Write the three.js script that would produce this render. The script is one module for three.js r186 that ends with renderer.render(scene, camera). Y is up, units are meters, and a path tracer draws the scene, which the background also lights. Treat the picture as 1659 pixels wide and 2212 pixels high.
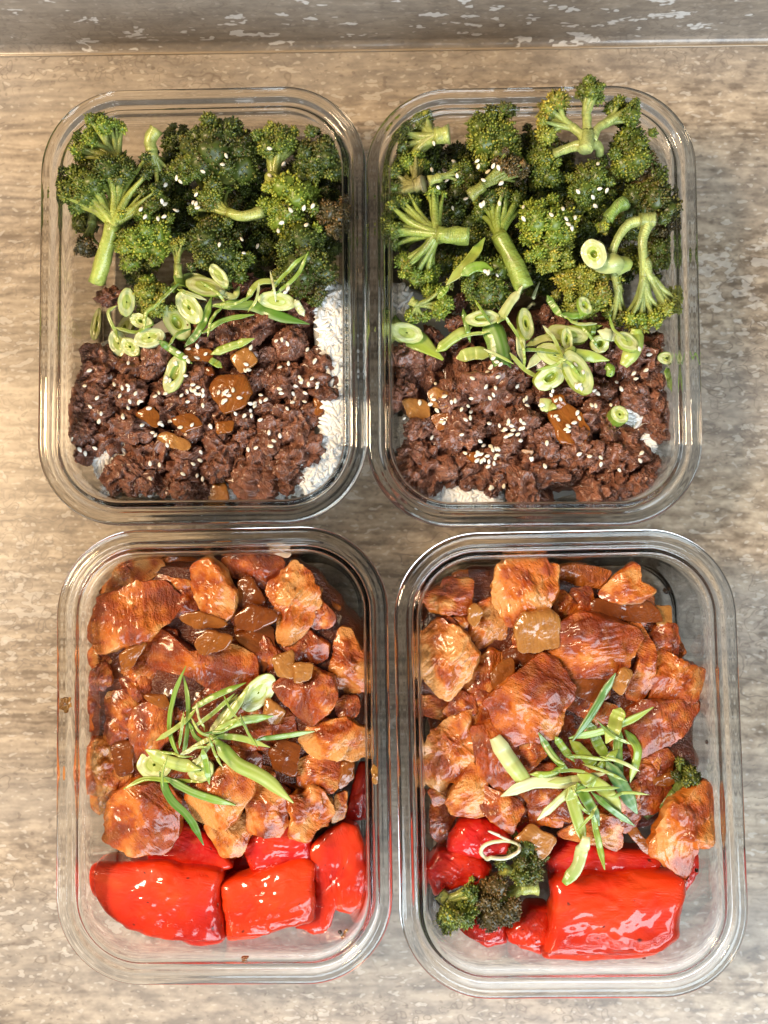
import * as THREE from 'three';
import { mergeGeometries, mergeVertices } from 'three/addons/utils/BufferGeometryUtils.js';
import { RoundedBoxGeometry } from 'three/addons/geometries/RoundedBoxGeometry.js';
import { RectAreaLightUniformsLib } from 'three/addons/lights/RectAreaLightUniformsLib.js';

// ------------------------------------------------------------------ camera, light, exposure
const scene = new THREE.Scene();
const FOV = 57.5, CAM = new THREE.Vector3(0, 0.493, 0), PITCH = 0.05227, YAW = -0.02900;
const camera = new THREE.PerspectiveCamera(FOV, 768 / 1024, 0.02, 40);
const fwd = new THREE.Vector3(Math.sin(YAW), -Math.cos(YAW) * Math.cos(PITCH), -Math.sin(PITCH)).normalize();
camera.position.copy(CAM); camera.up.set(0, 0, -1); camera.lookAt(CAM.clone().add(fwd)); camera.updateMatrixWorld(true);
scene.add(camera);
scene.background = new THREE.Color().setRGB(0.095, 0.09, 0.087);
const renderer = new THREE.WebGLRenderer({ antialias: true });
renderer.toneMapping = THREE.LinearToneMapping;
renderer.toneMappingExposure = 0.95;
renderer.shadowMap.enabled = true;
RectAreaLightUniformsLib.init();
const WINDOW = { at: [0.48, 0.92, 1.08], size: [1.7, 0.8], color: [0.80, 0.91, 1.0], power: 9.5 };
const STRIP = { at: [-0.62, 0.62, -0.16], size: [0.10, 0.30], color: [1.0, 0.70, 0.40], power: 72 };
const CEILING = { at: [-1.15, 1.75, -0.25], size: [0.34, 0.34], color: [1.0, 0.80, 0.58], power: 95 };

// ------------------------------------------------------------------ helpers
const right = new THREE.Vector3(1, 0, 0).applyQuaternion(camera.quaternion), up = new THREE.Vector3(0, 1, 0).applyQuaternion(camera.quaternion);
const FPX = 1106 / Math.tan(THREE.MathUtils.degToRad(FOV / 2)), K = 1659 / 2500;
function at(px, py, h) {                       // the point at height h over the counter that a survey of the photograph gives
  const d = fwd.clone().addScaledVector(right, (px - 829.5) / FPX).addScaledVector(up, -(py - 1106) / FPX);
  return CAM.clone().addScaledVector(d, (h - CAM.y) / d.y);
}
const frame = (ox, oy, s) => { const f = (x, y, h) => at((ox + x * s) * K, (oy + y * s) * K, h); f.u = s * K * 0.000218; return f; };
const A = frame(100, 250, 0.6932), B = frame(100, 850, 0.6932), C = frame(1180, 250, 0.6932), D = frame(1180, 850, 0.6932);
const E = frame(150, 1680, 0.6932), G = frame(150, 2400, 0.6932), H = frame(1280, 1680, 0.7354), I = frame(1280, 2400, 0.7354);
let seed = 7;
const rnd = () => { seed = (seed * 1664525 + 1013904223) >>> 0; return seed / 4294967296; };
const rr = (a, b) => a + (b - a) * rnd();
const clamp = THREE.MathUtils.clamp, lerp = THREE.MathUtils.lerp, sstep = THREE.MathUtils.smoothstep;
const perm = new Uint8Array(512), gx = new Float32Array(256), gy = new Float32Array(256), gz = new Float32Array(256);
for (let i = 0; i < 256; i++) { perm[i] = i; const a = rr(0, 6.2832), z = rr(-1, 1), q = Math.sqrt(1 - z * z); gx[i] = q * Math.cos(a); gy[i] = q * Math.sin(a); gz[i] = z; }
for (let i = 255; i > 0; i--) { const j = Math.floor(rnd() * (i + 1)), t = perm[i]; perm[i] = perm[j]; perm[j] = t; }
for (let i = 0; i < 256; i++) perm[i + 256] = perm[i];
function noise(x, y, z) {
  const X = Math.floor(x), Y = Math.floor(y), Z = Math.floor(z), fx = x - X, fy = y - Y, fz = z - Z, xi = X & 255, yi = Y & 255, zi = Z & 255;
  const u = fx * fx * fx * (fx * (fx * 6 - 15) + 10), v = fy * fy * fy * (fy * (fy * 6 - 15) + 10), w = fz * fz * fz * (fz * (fz * 6 - 15) + 10);
  const a = perm[xi] + yi, b = perm[xi + 1] + yi, aa = perm[a] + zi, ab = perm[a + 1] + zi, ba = perm[b] + zi, bb = perm[b + 1] + zi;
  const g = (h, px, py, pz) => { const k = perm[h]; return gx[k] * px + gy[k] * py + gz[k] * pz; };
  const l = (p, q, t) => p + (q - p) * t;
  return 1.5 * l(l(l(g(aa, fx, fy, fz), g(ba, fx - 1, fy, fz), u), l(g(ab, fx, fy - 1, fz), g(bb, fx - 1, fy - 1, fz), u), v),
    l(l(g(aa + 1, fx, fy, fz - 1), g(ba + 1, fx - 1, fy, fz - 1), u), l(g(ab + 1, fx, fy - 1, fz - 1), g(bb + 1, fx - 1, fy - 1, fz - 1), u), v), w);
}
const fbm = (x, y, z, o = 4) => { let s = 0, a = 0.5; for (let i = 0; i < o; i++, a *= 0.5, x = x * 2.03 + 7.1, y = y * 2.03 + 3.7, z = z * 2.03 + 1.9) s += a * noise(x, y, z); return s; };
function cells(x, y, z) {                       // distance to the nearest scattered point
  const X = Math.floor(x), Y = Math.floor(y), Z = Math.floor(z); let best = 9;
  for (let i = -1; i < 2; i++) for (let j = -1; j < 2; j++) for (let k = -1; k < 2; k++) {
    const h = perm[perm[perm[(X + i) & 255] + ((Y + j) & 255)] + ((Z + k) & 255)];
    const dx = X + i + (h & 15) / 16 - x, dy = Y + j + ((h >> 4) & 15) / 16 - y, dz = Z + k + perm[h] / 256 - z;
    best = Math.min(best, dx * dx + dy * dy + dz * dz);
  }
  return Math.sqrt(best);
}
const mixc = (a, b, t) => [a[0] + (b[0] - a[0]) * t, a[1] + (b[1] - a[1]) * t, a[2] + (b[2] - a[2]) * t];
const counts = {};
const numbered = (n) => { const k = counts[n] = (counts[n] ?? -1) + 1; return k ? n + '_' + String(k).padStart(3, '0') : n; };
function tag(o, label, category, group, kind) {
  if (label) o.userData.label = label; if (category) o.userData.category = category; if (group) o.userData.group = group; if (kind) o.userData.kind = kind;
  return o;
}
function obj(name, g, m, parent = scene) {
  const o = new THREE.Mesh(g, m); o.name = parent === scene ? numbered(name) : name; o.castShadow = o.receiveShadow = true; parent.add(o); return o;
}
function base(name, p) { const g = new THREE.Group(); g.name = numbered(name); g.position.copy(p); scene.add(g); return g; }
// how high the food stands at each place, so that what lies on it is set down on it
const HW = 420, HL = 600, CELL = 0.001, heights = new Float32Array(HW * HL).fill(0.004);
function settle(o) {
  o.updateMatrixWorld(true); const v = new THREE.Vector3();
  o.traverse((m) => {
    if (!m.isMesh || m.isInstancedMesh) return;
    const p = m.geometry.attributes.position;
    for (let i = 0; i < p.count; i++) {
      v.fromBufferAttribute(p, i).applyMatrix4(m.matrixWorld);
      const x = Math.round(v.x / CELL + HW / 2), z = Math.round(v.z / CELL + HL / 2);
      if (x > 0 && z > 0 && x < HW && z < HL && v.y > heights[z * HW + x]) heights[z * HW + x] = v.y;
    }
  });
  return o;
}
function topAt(x, z, r = 1) {
  const X = Math.round(x / CELL + HW / 2), Z = Math.round(z / CELL + HL / 2); let t = 0;
  for (let j = -r; j <= r; j++) for (let i = -r; i <= r; i++) t = Math.max(t, heights[clamp(Z + j, 0, HL - 1) * HW + clamp(X + i, 0, HW - 1)]);
  return t;
}
function rest(F, x, y, r = 1, h = 0.035) { let p; for (let i = 0; i < 4; i++) { p = F(x, y, h); h = lerp(h, topAt(p.x, p.z, r), 0.8); } p = F(x, y, h); p.y = topAt(p.x, p.z, r); return p; }
const poly = (s) => s.split(' ').map((p) => p.split(',').map(Number));
const col = (g, f) => { const p = g.attributes.position, c = new Float32Array(p.count * 3); for (let i = 0; i < p.count; i++) c.set(f(p.getX(i), p.getY(i), p.getZ(i), i), i * 3); g.setAttribute('color', new THREE.BufferAttribute(c, 3)); return g; };
const phys = (o) => new THREE.MeshPhysicalMaterial(o);

// ------------------------------------------------------------------ lamps (all outside the frame)
function panelLight(name, s, target, depth, body) {
  const g = new THREE.Group(); g.name = name; g.position.set(...s.at); g.lookAt(...target); scene.add(g);
  const l = new THREE.RectAreaLight(new THREE.Color().setRGB(...s.color), s.power, ...s.size); l.name = name + '_glow'; l.rotation.y = Math.PI; g.add(l);
  const glow = new THREE.Mesh(new THREE.PlaneGeometry(...s.size), new THREE.MeshStandardMaterial({ color: 0x222222, emissive: new THREE.Color().setRGB(...s.color), emissiveIntensity: 1.2 }));
  glow.name = 'pane'; glow.position.z = -0.004; g.add(glow);
  const t = 0.03, [w, h] = s.size, m = new THREE.MeshStandardMaterial({ color: 0xddd8d0, roughness: 0.6 });
  const f = mergeGeometries([[w + 2 * t, t, 0, h / 2 + t / 2], [w + 2 * t, t, 0, -h / 2 - t / 2], [t, h, w / 2 + t / 2, 0], [t, h, -w / 2 - t / 2, 0]].map(([a, b, x, y]) => new THREE.BoxGeometry(a, b, depth).translate(x, y, -depth / 2)));
  const fr = new THREE.Mesh(f, m); fr.name = 'frame'; g.add(fr);
  const bk = new THREE.Mesh(new THREE.BoxGeometry(w + 2 * t, h + 2 * t, 0.01).translate(0, 0, -depth - 0.006), m); bk.name = 'back'; g.add(bk);
  return tag(g, null, null, null, 'structure');
}
panelLight('window', WINDOW, [0.02, 0.02, 0.05], 0.06);
panelLight('cabinet_lamp', STRIP, [-0.16, 0, -0.10], 0.02);
panelLight('ceiling_lamp', CEILING, [-0.02, 0, 0], 0.03);

// ------------------------------------------------------------------ counter and backsplash
const seamL = at(0, 122, 0), seamR = at(1659, 99, 0), seamA = -Math.atan2(seamR.z - seamL.z, seamR.x - seamL.x), seamMid = seamL.clone().lerp(seamR, 0.5);
function stone(w, h, mx, my, chips) {           // travertine-look laminate: strata along x, pale flakes with thin dark outlines
  const data = new Uint8Array(w * h * 4), toS = (c) => Math.round(255 * clamp(c <= 0.0031308 ? 12.92 * c : 1.055 * Math.pow(c, 1 / 2.4) - 0.055, 0, 1));
  for (let j = 0; j < h; j++) for (let i = 0; i < w; i++) {
    const x = (i / w) * mx, y = (j / h) * my, ox = chips ? 31 : 0;
    const wx = noise(x * 14 + ox, y * 18, 3.1), wy = noise(x * 6 + 40 + ox, y * 12, 8.4), w3 = noise(x * 60 + ox, y * 90, 5.2), w4 = noise(x * 140, y * 200, 2.5);
    const yy = y + wy * 0.0035 + w3 * 0.0011 + w4 * 0.0005, calm = sstep(noise(x * 1.8 + ox, yy * 8 + 2, 11.7), -0.3, 0.3);
    const strata = noise(x * 0.9 + ox, yy * 30, 1.3) * 0.20 + noise(x * 2.6 + ox, yy * 120, 2.7) * 0.24 + noise(x * 14, yy * 260, 6.2) * 0.42 + noise(x * 48, yy * 520, 9.9) * 0.48;
    const grain = noise(x * 520, y * 760, 4.4), blot = fbm(x * 110 + wx, y * 230 + wy, 5.5, 4);
    let c = mixc([0.160, 0.118, 0.080], [0.50, 0.405, 0.295], clamp(0.48 + strata * (0.54 + 0.36 * calm) + blot * (1.15 - 0.6 * calm) + grain * 0.14, 0, 1));
    c = mixc(c, [0.30, 0.283, 0.262], clamp(0.3 + noise(x * 2 + 9, yy * 17, 15.1) * 1.3, 0, 0.8) * 0.55);
    const n = noise(x * (chips ? 62 : 120) + wx * 1.3 + ox, y * (chips ? 170 : 290) + wy * 1.6, 9.3) + 0.5 * noise(x * 260 + ox, y * 520 + wx, 2.2), gate = noise(x * 5 + 3 + ox, yy * 17, 14.2) * 0.55;
    const th = (chips ? 0.46 : 0.52) - gate, f = sstep(n, th, th + 0.10), line = 1 - sstep(Math.abs(n - th + 0.04), 0.0, 0.09);
    c = mixc(c, chips ? [0.60, 0.59, 0.57] : [0.55, 0.50, 0.43], f * (chips ? 0.85 : 0.48));
    c = mixc(c, [0.115, 0.085, 0.062], line * 0.4 * clamp(0.5 + gate * 2, 0.1, 1));
    const vein = 1 - sstep(Math.abs(noise(x * 30 + wx * 0.5 + w3 * 0.9, yy * 95 + w4 * 0.3, 21.3)), 0, 0.05);
    c = mixc(c, [0.12, 0.088, 0.064], vein * 0.75 * clamp(noise(x * 7 + 5, yy * 26, 2.9) * 2.2, 0, 1));
    const ring = cells(x * 150 + w3, y * 220 + w4, 3.3), pit = (1 - sstep(Math.abs(ring - 0.40), 0, 0.09)) * sstep(noise(x * 6 + 8, y * 14, 6.1), 0.0, 0.35);
    c = mixc(c, [0.13, 0.10, 0.075], pit * 0.55);
    const m2 = noise(x * 300 + wx, y * 480, 17.7); c = mixc(c, [0.58, 0.53, 0.46], sstep(m2, 0.42, 0.62) * 0.45); c = mixc(c, [0.12, 0.09, 0.07], sstep(-m2, 0.46, 0.66) * 0.45);
    if (chips) c = mixc(c, [0.12, 0.105, 0.09], 0.45 * (1 - f));
    const k = (j * w + i) * 4; data[k] = toS(c[0]); data[k + 1] = toS(c[1]); data[k + 2] = toS(c[2]); data[k + 3] = 255;
  }
  const t = new THREE.DataTexture(data, w, h, THREE.RGBAFormat); t.colorSpace = THREE.SRGBColorSpace; t.magFilter = THREE.LinearFilter; t.wrapS = t.wrapT = THREE.MirroredRepeatWrapping; t.needsUpdate = true; return t;
}
const stoneTop = stone(1536, 2048, 0.56, 0.72, false), stoneWall = stone(1536, 384, 0.56, 0.14, true);
function sheet(w, d, nx, nz, ux, uz) { const g = new THREE.PlaneGeometry(w, d, nx, nz).rotateX(-Math.PI / 2), u = g.attributes.uv, p = g.attributes.position; for (let i = 0; i < u.count; i++) u.setXY(i, (p.getX(i) + 0.28) / ux, (p.getZ(i) + 0.10) / uz); return g; }
const topM = phys({ map: stoneTop, roughness: 0.42, clearcoat: 0.25, clearcoatRoughness: 0.25 }), wallM = phys({ map: stoneWall, roughness: 0.3, clearcoat: 0.4, clearcoatRoughness: 0.18 });
{
  const c = new THREE.Group(); c.name = 'countertop'; c.position.set(seamMid.x, 0, seamMid.z); c.rotation.y = seamA; scene.add(tag(c, null, null, null, 'structure'));
  const s = sheet(1.6, 0.75, 1, 1, 0.56, 0.72); s.translate(0, 0, 0.375); const uv = s.attributes.uv, p = s.attributes.position; for (let i = 0; i < uv.count; i++) uv.setXY(i, (p.getX(i) + 0.28) / 0.56, (p.getZ(i) + 0.02) / 0.72);
  obj('surface', s, topM, c);
  obj('slab', new THREE.BoxGeometry(1.6, 0.036, 0.75).translate(0, -0.0202, 0.375), topM, c);
  // the backsplash: a short cove, then the upright face
  const prof = []; for (let i = 0; i <= 8; i++) { const a = (i / 8) * Math.PI / 2; prof.push([0.0045 * (1 - Math.sin(a)) , 0.0045 * (1 - Math.cos(a))]); }
  prof.push([0, 0.13]); const pos = [], uvs = [], idx = []; let len = 0;
  prof.forEach(([z, y], i) => { if (i) len += Math.hypot(z - prof[i - 1][0], y - prof[i - 1][1]); for (const x of [-0.8, 0.8]) { pos.push(x, y + 0.0006, z - 0.004); uvs.push((x + 0.28) / 0.56, len / 0.14); } });
  for (let i = 0; i < prof.length - 1; i++) { const a = i * 2; idx.push(a, a + 1, a + 2, a + 1, a + 3, a + 2); }
  const bg = new THREE.BufferGeometry(); bg.setAttribute('position', new THREE.Float32BufferAttribute(pos, 3)); bg.setAttribute('uv', new THREE.Float32BufferAttribute(uvs, 2)); bg.setIndex(idx); bg.computeVertexNormals();
  const w = new THREE.Group(); w.name = 'backsplash'; w.position.copy(c.position); w.rotation.y = seamA; scene.add(tag(w, null, null, null, 'structure'));
  obj('face', bg, wallM, w); obj('board', new THREE.BoxGeometry(1.6, 0.13, 0.02).translate(0, 0.066, -0.0145), wallM, w);
  const bead = new THREE.TubeGeometry(new THREE.CatmullRomCurve3(Array.from({ length: 60 }, (_, i) => new THREE.Vector3(-0.5 + i / 59, 0.0004 + 0.0002 * noise(i * 0.7, 1, 2), -0.0002 + 0.0003 * noise(i * 0.5, 5, 1)))), 240, 0.0007, 8);
  obj('caulk_bead', bead, phys({ color: 0x9a8b76, roughness: 0.3, clearcoat: 0.4 }), w);
}

// ------------------------------------------------------------------ glass containers
const glass = phys({ color: 0xffffff, roughness: 0.02, transmission: 1, thickness: 0.003, ior: 1.5, attenuationColor: new THREE.Color().setRGB(0.80, 0.93, 0.92), attenuationDistance: 0.05 });
function sweep(profile, W, L, R) {             // a closed profile (inset, height) carried round a rounded rectangle
  const n = 20, ring = [];
  for (const [sx, sz, a0] of [[1, 1, 0], [-1, 1, 1], [-1, -1, 2], [1, -1, 3]]) for (let i = 0; i <= n; i++) { const a = (a0 + i / n) * Math.PI / 2; ring.push([sx * (W / 2 - R), sz * (L / 2 - R), Math.cos(a), Math.sin(a)]); }
  const N = ring.length, M = profile.length, pos = new Float32Array(N * M * 3), idx = [];
  ring.forEach(([cx, cz, nx, nz], i) => profile.forEach(([d, h], j) => { const r = R - d; pos.set([cx + nx * r, h, cz + nz * r], (i * M + j) * 3); }));
  for (let i = 0; i < N; i++) for (let j = 0; j < M - 1; j++) { const a = i * M + j, b = ((i + 1) % N) * M + j; idx.push(a, a + 1, b, b, a + 1, b + 1); }
  const cap = (j, flip, h) => { const c = pos.length / 3; return [j, flip, h]; };
  // floor caps: fans over the first (outer, under) and last (inner, upper) rings
  const P = Array.from(pos); const c0 = P.length / 3; P.push(0, profile[0][1], 0); const c1 = P.length / 3; P.push(0, profile[M - 1][1], 0);
  for (let i = 0; i < N; i++) { const k = (i + 1) % N; idx.push(c0, i * M, k * M); idx.push(c1, k * M + M - 1, i * M + M - 1); }
  const g = new THREE.BufferGeometry(); g.setAttribute('position', new THREE.Float32BufferAttribute(P, 3)); g.setIndex(idx); g.computeVertexNormals(); return g;
}
function smoothProfile(p, per = 5) { const c = new THREE.CatmullRomCurve3(p.map(([d, h]) => new THREE.Vector3(d, h, 0)), false, 'centripetal'); return c.getPoints(p.length * per).map((v) => [v.x, v.y]); }
const PROF = smoothProfile([[0.030, 0.0006], [0.021, 0.0006], [0.0165, 0.0014], [0.0142, 0.005], [0.0130, 0.016], [0.0114, 0.038], [0.0106, 0.0485], [0.0096, 0.0520], [0.0072, 0.0538], [0.0030, 0.0544], [0.0006, 0.0552], [0.0, 0.0572], [0.0007, 0.0590], [0.0020, 0.0597], [0.0036, 0.0596], [0.0050, 0.0598],
  [0.0058, 0.0594], [0.0063, 0.0580], [0.0071, 0.0566], [0.0088, 0.0563], [0.0096, 0.0571], [0.0102, 0.0582], [0.0108, 0.0581], [0.0114, 0.0573], [0.0119, 0.0550], [0.0136, 0.036], [0.0158, 0.015], [0.0176, 0.0075], [0.0212, 0.0048], [0.030, 0.0042]]);
const boxG = sweep(PROF, 0.1565, 0.21, 0.040);
[[-0.099, -0.1219, 0.0074, 1.0009, 'rectangular glass container of ground beef, broccoli and rice, upper left of the four'],
  [0.057, -0.1205, 0.0042, 0.998, 'rectangular glass container of ground beef and broccoli, upper right of the four'],
  [-0.0874, 0.0892, 0.0157, 0.995, 'rectangular glass container of saucy chicken and red peppers, lower left of the four'],
  [0.0719, 0.0918, 0.0202, 1.006, 'rectangular glass container of chicken, peppers and a few broccoli florets, lower right of the four']].forEach(([x, z, a, s, l]) => {
  const o = obj('glass_container', boxG, glass); o.position.set(x, 0, z); o.rotation.y = a; o.scale.setScalar(s); tag(o, l, 'food container', 'glass food containers on the counter');
});
// ------------------------------------------------------------------ food: shape builders
function reliefMap(f) { const n = 512, d = new Uint8Array(n * n * 4); for (let j = 0; j < n; j++) for (let i = 0; i < n; i++) { const v = Math.round(255 * clamp(0.5 + 0.5 * f(i / n, j / n), 0, 1)), k = (j * n + i) * 4; d[k] = d[k + 1] = d[k + 2] = v; d[k + 3] = 255; } const t = new THREE.DataTexture(d, n, n, THREE.RGBAFormat); t.magFilter = THREE.LinearFilter; t.wrapS = t.wrapT = THREE.MirroredRepeatWrapping; t.needsUpdate = true; return t; }
const meatRelief = reliefMap((x, y) => 0.55 * noise(x * 26, y * 26, 1.5) + 0.5 * noise(x * 62, y * 62, 4.5) + 0.35 * noise(x * 120, y * 120, 7.5) + 0.5 * noise(x * 14, y * 70, 2.5));
const skinRelief = reliefMap((x, y) => 0.8 * (0.5 - 2 * Math.abs(noise(x * 9 + noise(x * 6, y * 6, 2), y * 30, 6.5))) * clamp(0.4 + noise(x * 4, y * 4, 9.1) * 1.5, 0, 1) + 0.25 * noise(x * 50, y * 50, 3.5));
const chickenM = phys({ bumpMap: meatRelief, bumpScale: 0.00055, vertexColors: true, roughness: 0.42, clearcoat: 0.6, clearcoatRoughness: 0.15, ior: 1.42 });
const pepperM = phys({ bumpMap: skinRelief, bumpScale: 0.00028, vertexColors: true, roughness: 0.5, specularIntensity: 0.5, clearcoat: 0.9, clearcoatRoughness: 0.07 });
const onionM = phys({ bumpMap: skinRelief, bumpScale: 0.0004,  vertexColors: true, roughness: 0.25, clearcoat: 0.8, clearcoatRoughness: 0.12, transmission: 0.22, thickness: 0.004, ior: 1.4 });
const wetM = phys({ bumpMap: meatRelief, bumpScale: 0.0006,  vertexColors: true, roughness: 0.28, clearcoat: 0.8, clearcoatRoughness: 0.12 });
const beefM = phys({ bumpMap: meatRelief, bumpScale: 0.0013, vertexColors: true, roughness: 0.52, clearcoat: 0.5, clearcoatRoughness: 0.16, ior: 1.42 });
const leafM = phys({ vertexColors: true, roughness: 0.45, clearcoat: 0.25, clearcoatRoughness: 0.3, side: THREE.DoubleSide });
const stalkM = phys({ bumpMap: meatRelief, bumpScale: 0.0005, vertexColors: true, roughness: 0.38, clearcoat: 0.45, clearcoatRoughness: 0.2 });
const seedM = phys({ vertexColors: true, roughness: 0.5 });
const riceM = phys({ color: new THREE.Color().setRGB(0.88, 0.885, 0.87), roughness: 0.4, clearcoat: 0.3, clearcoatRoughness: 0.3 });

const heap = (h) => h < 0.019 ? h : h + 0.009 * Math.min(1, (h - 0.019) / 0.004) * clamp(1 - (h - 0.050) / 0.03, 0.4, 1);   // the food is heaped nearly to the rim
// a solid piece whose outline from above is the given polygon; facets cut its top, o.cyl rolls it over an axis
function piece(F, s, top, o = {}) {
  let pts = typeof s === 'string' ? poly(s) : s; let area = 0, n = pts.length; if (o.grow) { const mx = pts.reduce((q, p) => q + p[0], 0) / n, my = pts.reduce((q, p) => q + p[1], 0) / n; pts = pts.map(([x, y]) => [mx + (x - mx) * o.grow, my + (y - my) * o.grow]); }
  for (let i = 0; i < n; i++) { const [a, b] = pts[i], [c, d] = pts[(i + 1) % n]; area += a * d - c * b; }
  const size = Math.sqrt(Math.abs(area) / 2) * F.u; let T = o.t ?? clamp(size * 0.62, 0.006, 0.024), bot = 0, mid = 0; if (!o.flat) top = heap(top); bot = o.ground ?? Math.max(0.0046, top - T); mid = top - Math.min(T, top - bot) * 0.45;
  const w = pts.map(([x, y]) => F(x, y, mid)), c = new THREE.Vector3(); let A2 = 0;
  w.forEach((p, i) => { const q = w[(i + 1) % n], k = p.x * q.z - q.x * p.z; A2 += k; c.x += (p.x + q.x) * k; c.z += (p.z + q.z) * k; }); c.divideScalar(3 * A2); c.y = 0;
  const N = o.n ?? clamp(Math.round(size * 3600), 40, 110), M = o.m ?? Math.round(N * 0.42), R0 = [];
  for (let i = 0; i < N; i++) {
    const a = (i / N) * Math.PI * 2, dx = Math.cos(a), dz = Math.sin(a); let far = 0;
    w.forEach((p, k) => { const q = w[(k + 1) % n], ax = p.x - c.x, az = p.z - c.z, ex = q.x - p.x, ez = q.z - p.z, den = dx * ez - dz * ex; if (Math.abs(den) < 1e-12) return; const t = (ax * ez - az * ex) / den, u = (ax * dz - az * dx) / den; if (t > 0 && u >= -1e-6 && u <= 1 + 1e-6) far = Math.max(far, t); });
    R0.push(far);
  }
  let R = R0; const soft = o.soft ?? 2;
  for (let k = 0; k < soft; k++) R = R.map((r, i) => (R[(i + N - 1) % N] + 2 * r + R[(i + 1) % N]) / 4);
  const sd = rr(0, 90), H2 = top - bot, low = H2 - 0.55 * Math.min(T, H2), e1 = o.e1 ?? 0.55, e2 = o.e2 ?? 0.62, facets = [];
  const dirA = o.dir ?? rr(0, 3.14), ca = Math.cos(dirA), sa = Math.sin(dirA);
  for (let k = 0; k < (o.facets ?? 0); k++) { const a = dirA + (k + rr(-0.25, 0.25)) * (6.283 / o.facets), s2 = rr(0.45, 1.0); facets.push([Math.cos(a) * s2, Math.sin(a) * s2, rr(0.62, 0.95)]); }
  let V = 0; for (let i = 0; i < N; i++) { const a = (i / N) * 6.2832; V = Math.max(V, Math.abs(-Math.cos(a) * sa + Math.sin(a) * ca) * R[i]); }
  const amp = o.amp ?? 0.10, fa = o.fib ?? 0, pos = [], meta = [], idx = [], uvq = [];
  for (let j = 0; j <= M; j++) for (let i = 0; i < N; i++) {
    const M1 = Math.round(M * 0.72), top1 = j <= M1, a = (i / N) * 6.2832, rho = j === 0 || j === M ? 0 : Math.sin((top1 ? j / M1 : (M - j) / (M - M1)) * Math.PI / 2), cy = (top1 ? 1 : -1) * Math.sqrt(Math.max(0, 1 - Math.pow(rho, top1 ? 2 / e1 : Math.min(2 / e1, 2.4)))), r = R[i] * rho;
    let x = Math.cos(a) * r, z = Math.sin(a) * r, y = Math.sign(cy) * Math.pow(Math.abs(cy), e2);
    if (y > 0) {
      for (const [fx, fz, h] of facets) { const q = h - (fx * x + fz * z) / size * 1.3; const d = y - q, sm = 0.10; y = d > sm ? q : d < -sm ? y : y - (d + sm) * (d + sm) / (4 * sm); }
      if (o.cyl) { const v = (-x * sa + z * ca) / V; y *= lerp(1, Math.sqrt(Math.max(0, 1 - v * v * 0.92)), o.cyl); }
      if (o.dish) y -= o.dish * (1 - Math.min(1, (r / R[i]) ** 2)) * 0.8;
    }
    y = y > 0 ? low + y * (H2 - low) : low + y * low;
    const qx = x / size, qy = y / size, qz = z / size, u = qx * ca + qz * sa, v = -qx * sa + qz * ca;
    let d = amp * fbm(qx * 1.9 + sd, qy * 1.9, qz * 1.9, 4) * size;
    let fibre = 0; if (o.torn) { const q1 = Math.abs(noise(qx * 2.6 + sd, qy * 2.6 + 5, qz * 2.6)), q2 = Math.abs(noise(u * 4 + sd, v * 8, qy * 6)); d += size * o.torn * (0.075 * (0.30 - q1) + 0.050 * (0.3 - q2) + 0.022 * noise(qx * 13 + sd, qy * 13, qz * 13)); }
    if (fa) { fibre = noise(u * 2.2 + sd, v * 15 + 1.2 * noise(u * 3, v * 3, sd), qy * 9) + 0.6 * noise(u * 4 + sd, v * 34, qy * 20); d += fa * fibre * size * 0.017; }
    if (o.wrinkle) { const wr = noise(u * 2.4 + sd, v * 9 + noise(u * 2, v * 2, sd) * 1.5, 1.7); d += o.wrinkle * size * 0.022 * (Math.abs(wr) * -2 + 0.6 + 0.7 * noise(qx * 10 + sd, qy * 10, qz * 10)); }
    const l = Math.hypot(x, y - 0.8 * low, z) || 1; x += d * x / l; z += d * z / l; y += d * (y - 0.8 * low) / l;
    if (y < 0) y = 0;
    pos.push(x, y, z); uvq.push((x * ca + z * sa) / 0.04 + sd, (-x * sa + z * ca + y * 0.8) / 0.04); meta.push([u, v, qy, fibre, y / H2, r / (R[i] || 1)]);
  }
  for (let j = 0; j < M; j++) for (let i = 0; i < N; i++) { const a = j * N + i, b = j * N + (i + 1) % N; idx.push(a, b, a + N, b, b + N, a + N); }
  let g = new THREE.BufferGeometry(); g.setAttribute('position', new THREE.Float32BufferAttribute(pos, 3)); g.setAttribute('uv', new THREE.Float32BufferAttribute(uvq, 2)); g.setIndex(idx); g.computeVertexNormals();
  const nor = g.attributes.normal; for (const j of [0, M]) { const s2 = new THREE.Vector3(); for (let i = 0; i < N; i++) s2.add(new THREE.Vector3().fromBufferAttribute(nor, j * N + i)); s2.normalize(); for (let i = 0; i < N; i++) nor.setXYZ(j * N + i, s2.x, s2.y, s2.z); }
  const shade = o.color; col(g, (x, y, z, i) => shade(meta[i], x / size, y / size, z / size, sd));
  c.y = bot; return { g, c, top };
}
function put(name, F, s, top, o, m, label, category, group) {
  const p = piece(F, s, top, o), r = obj(name, p.g, m); r.position.copy(p.c); tag(r, label, category, group); return settle(r);
}
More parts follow.
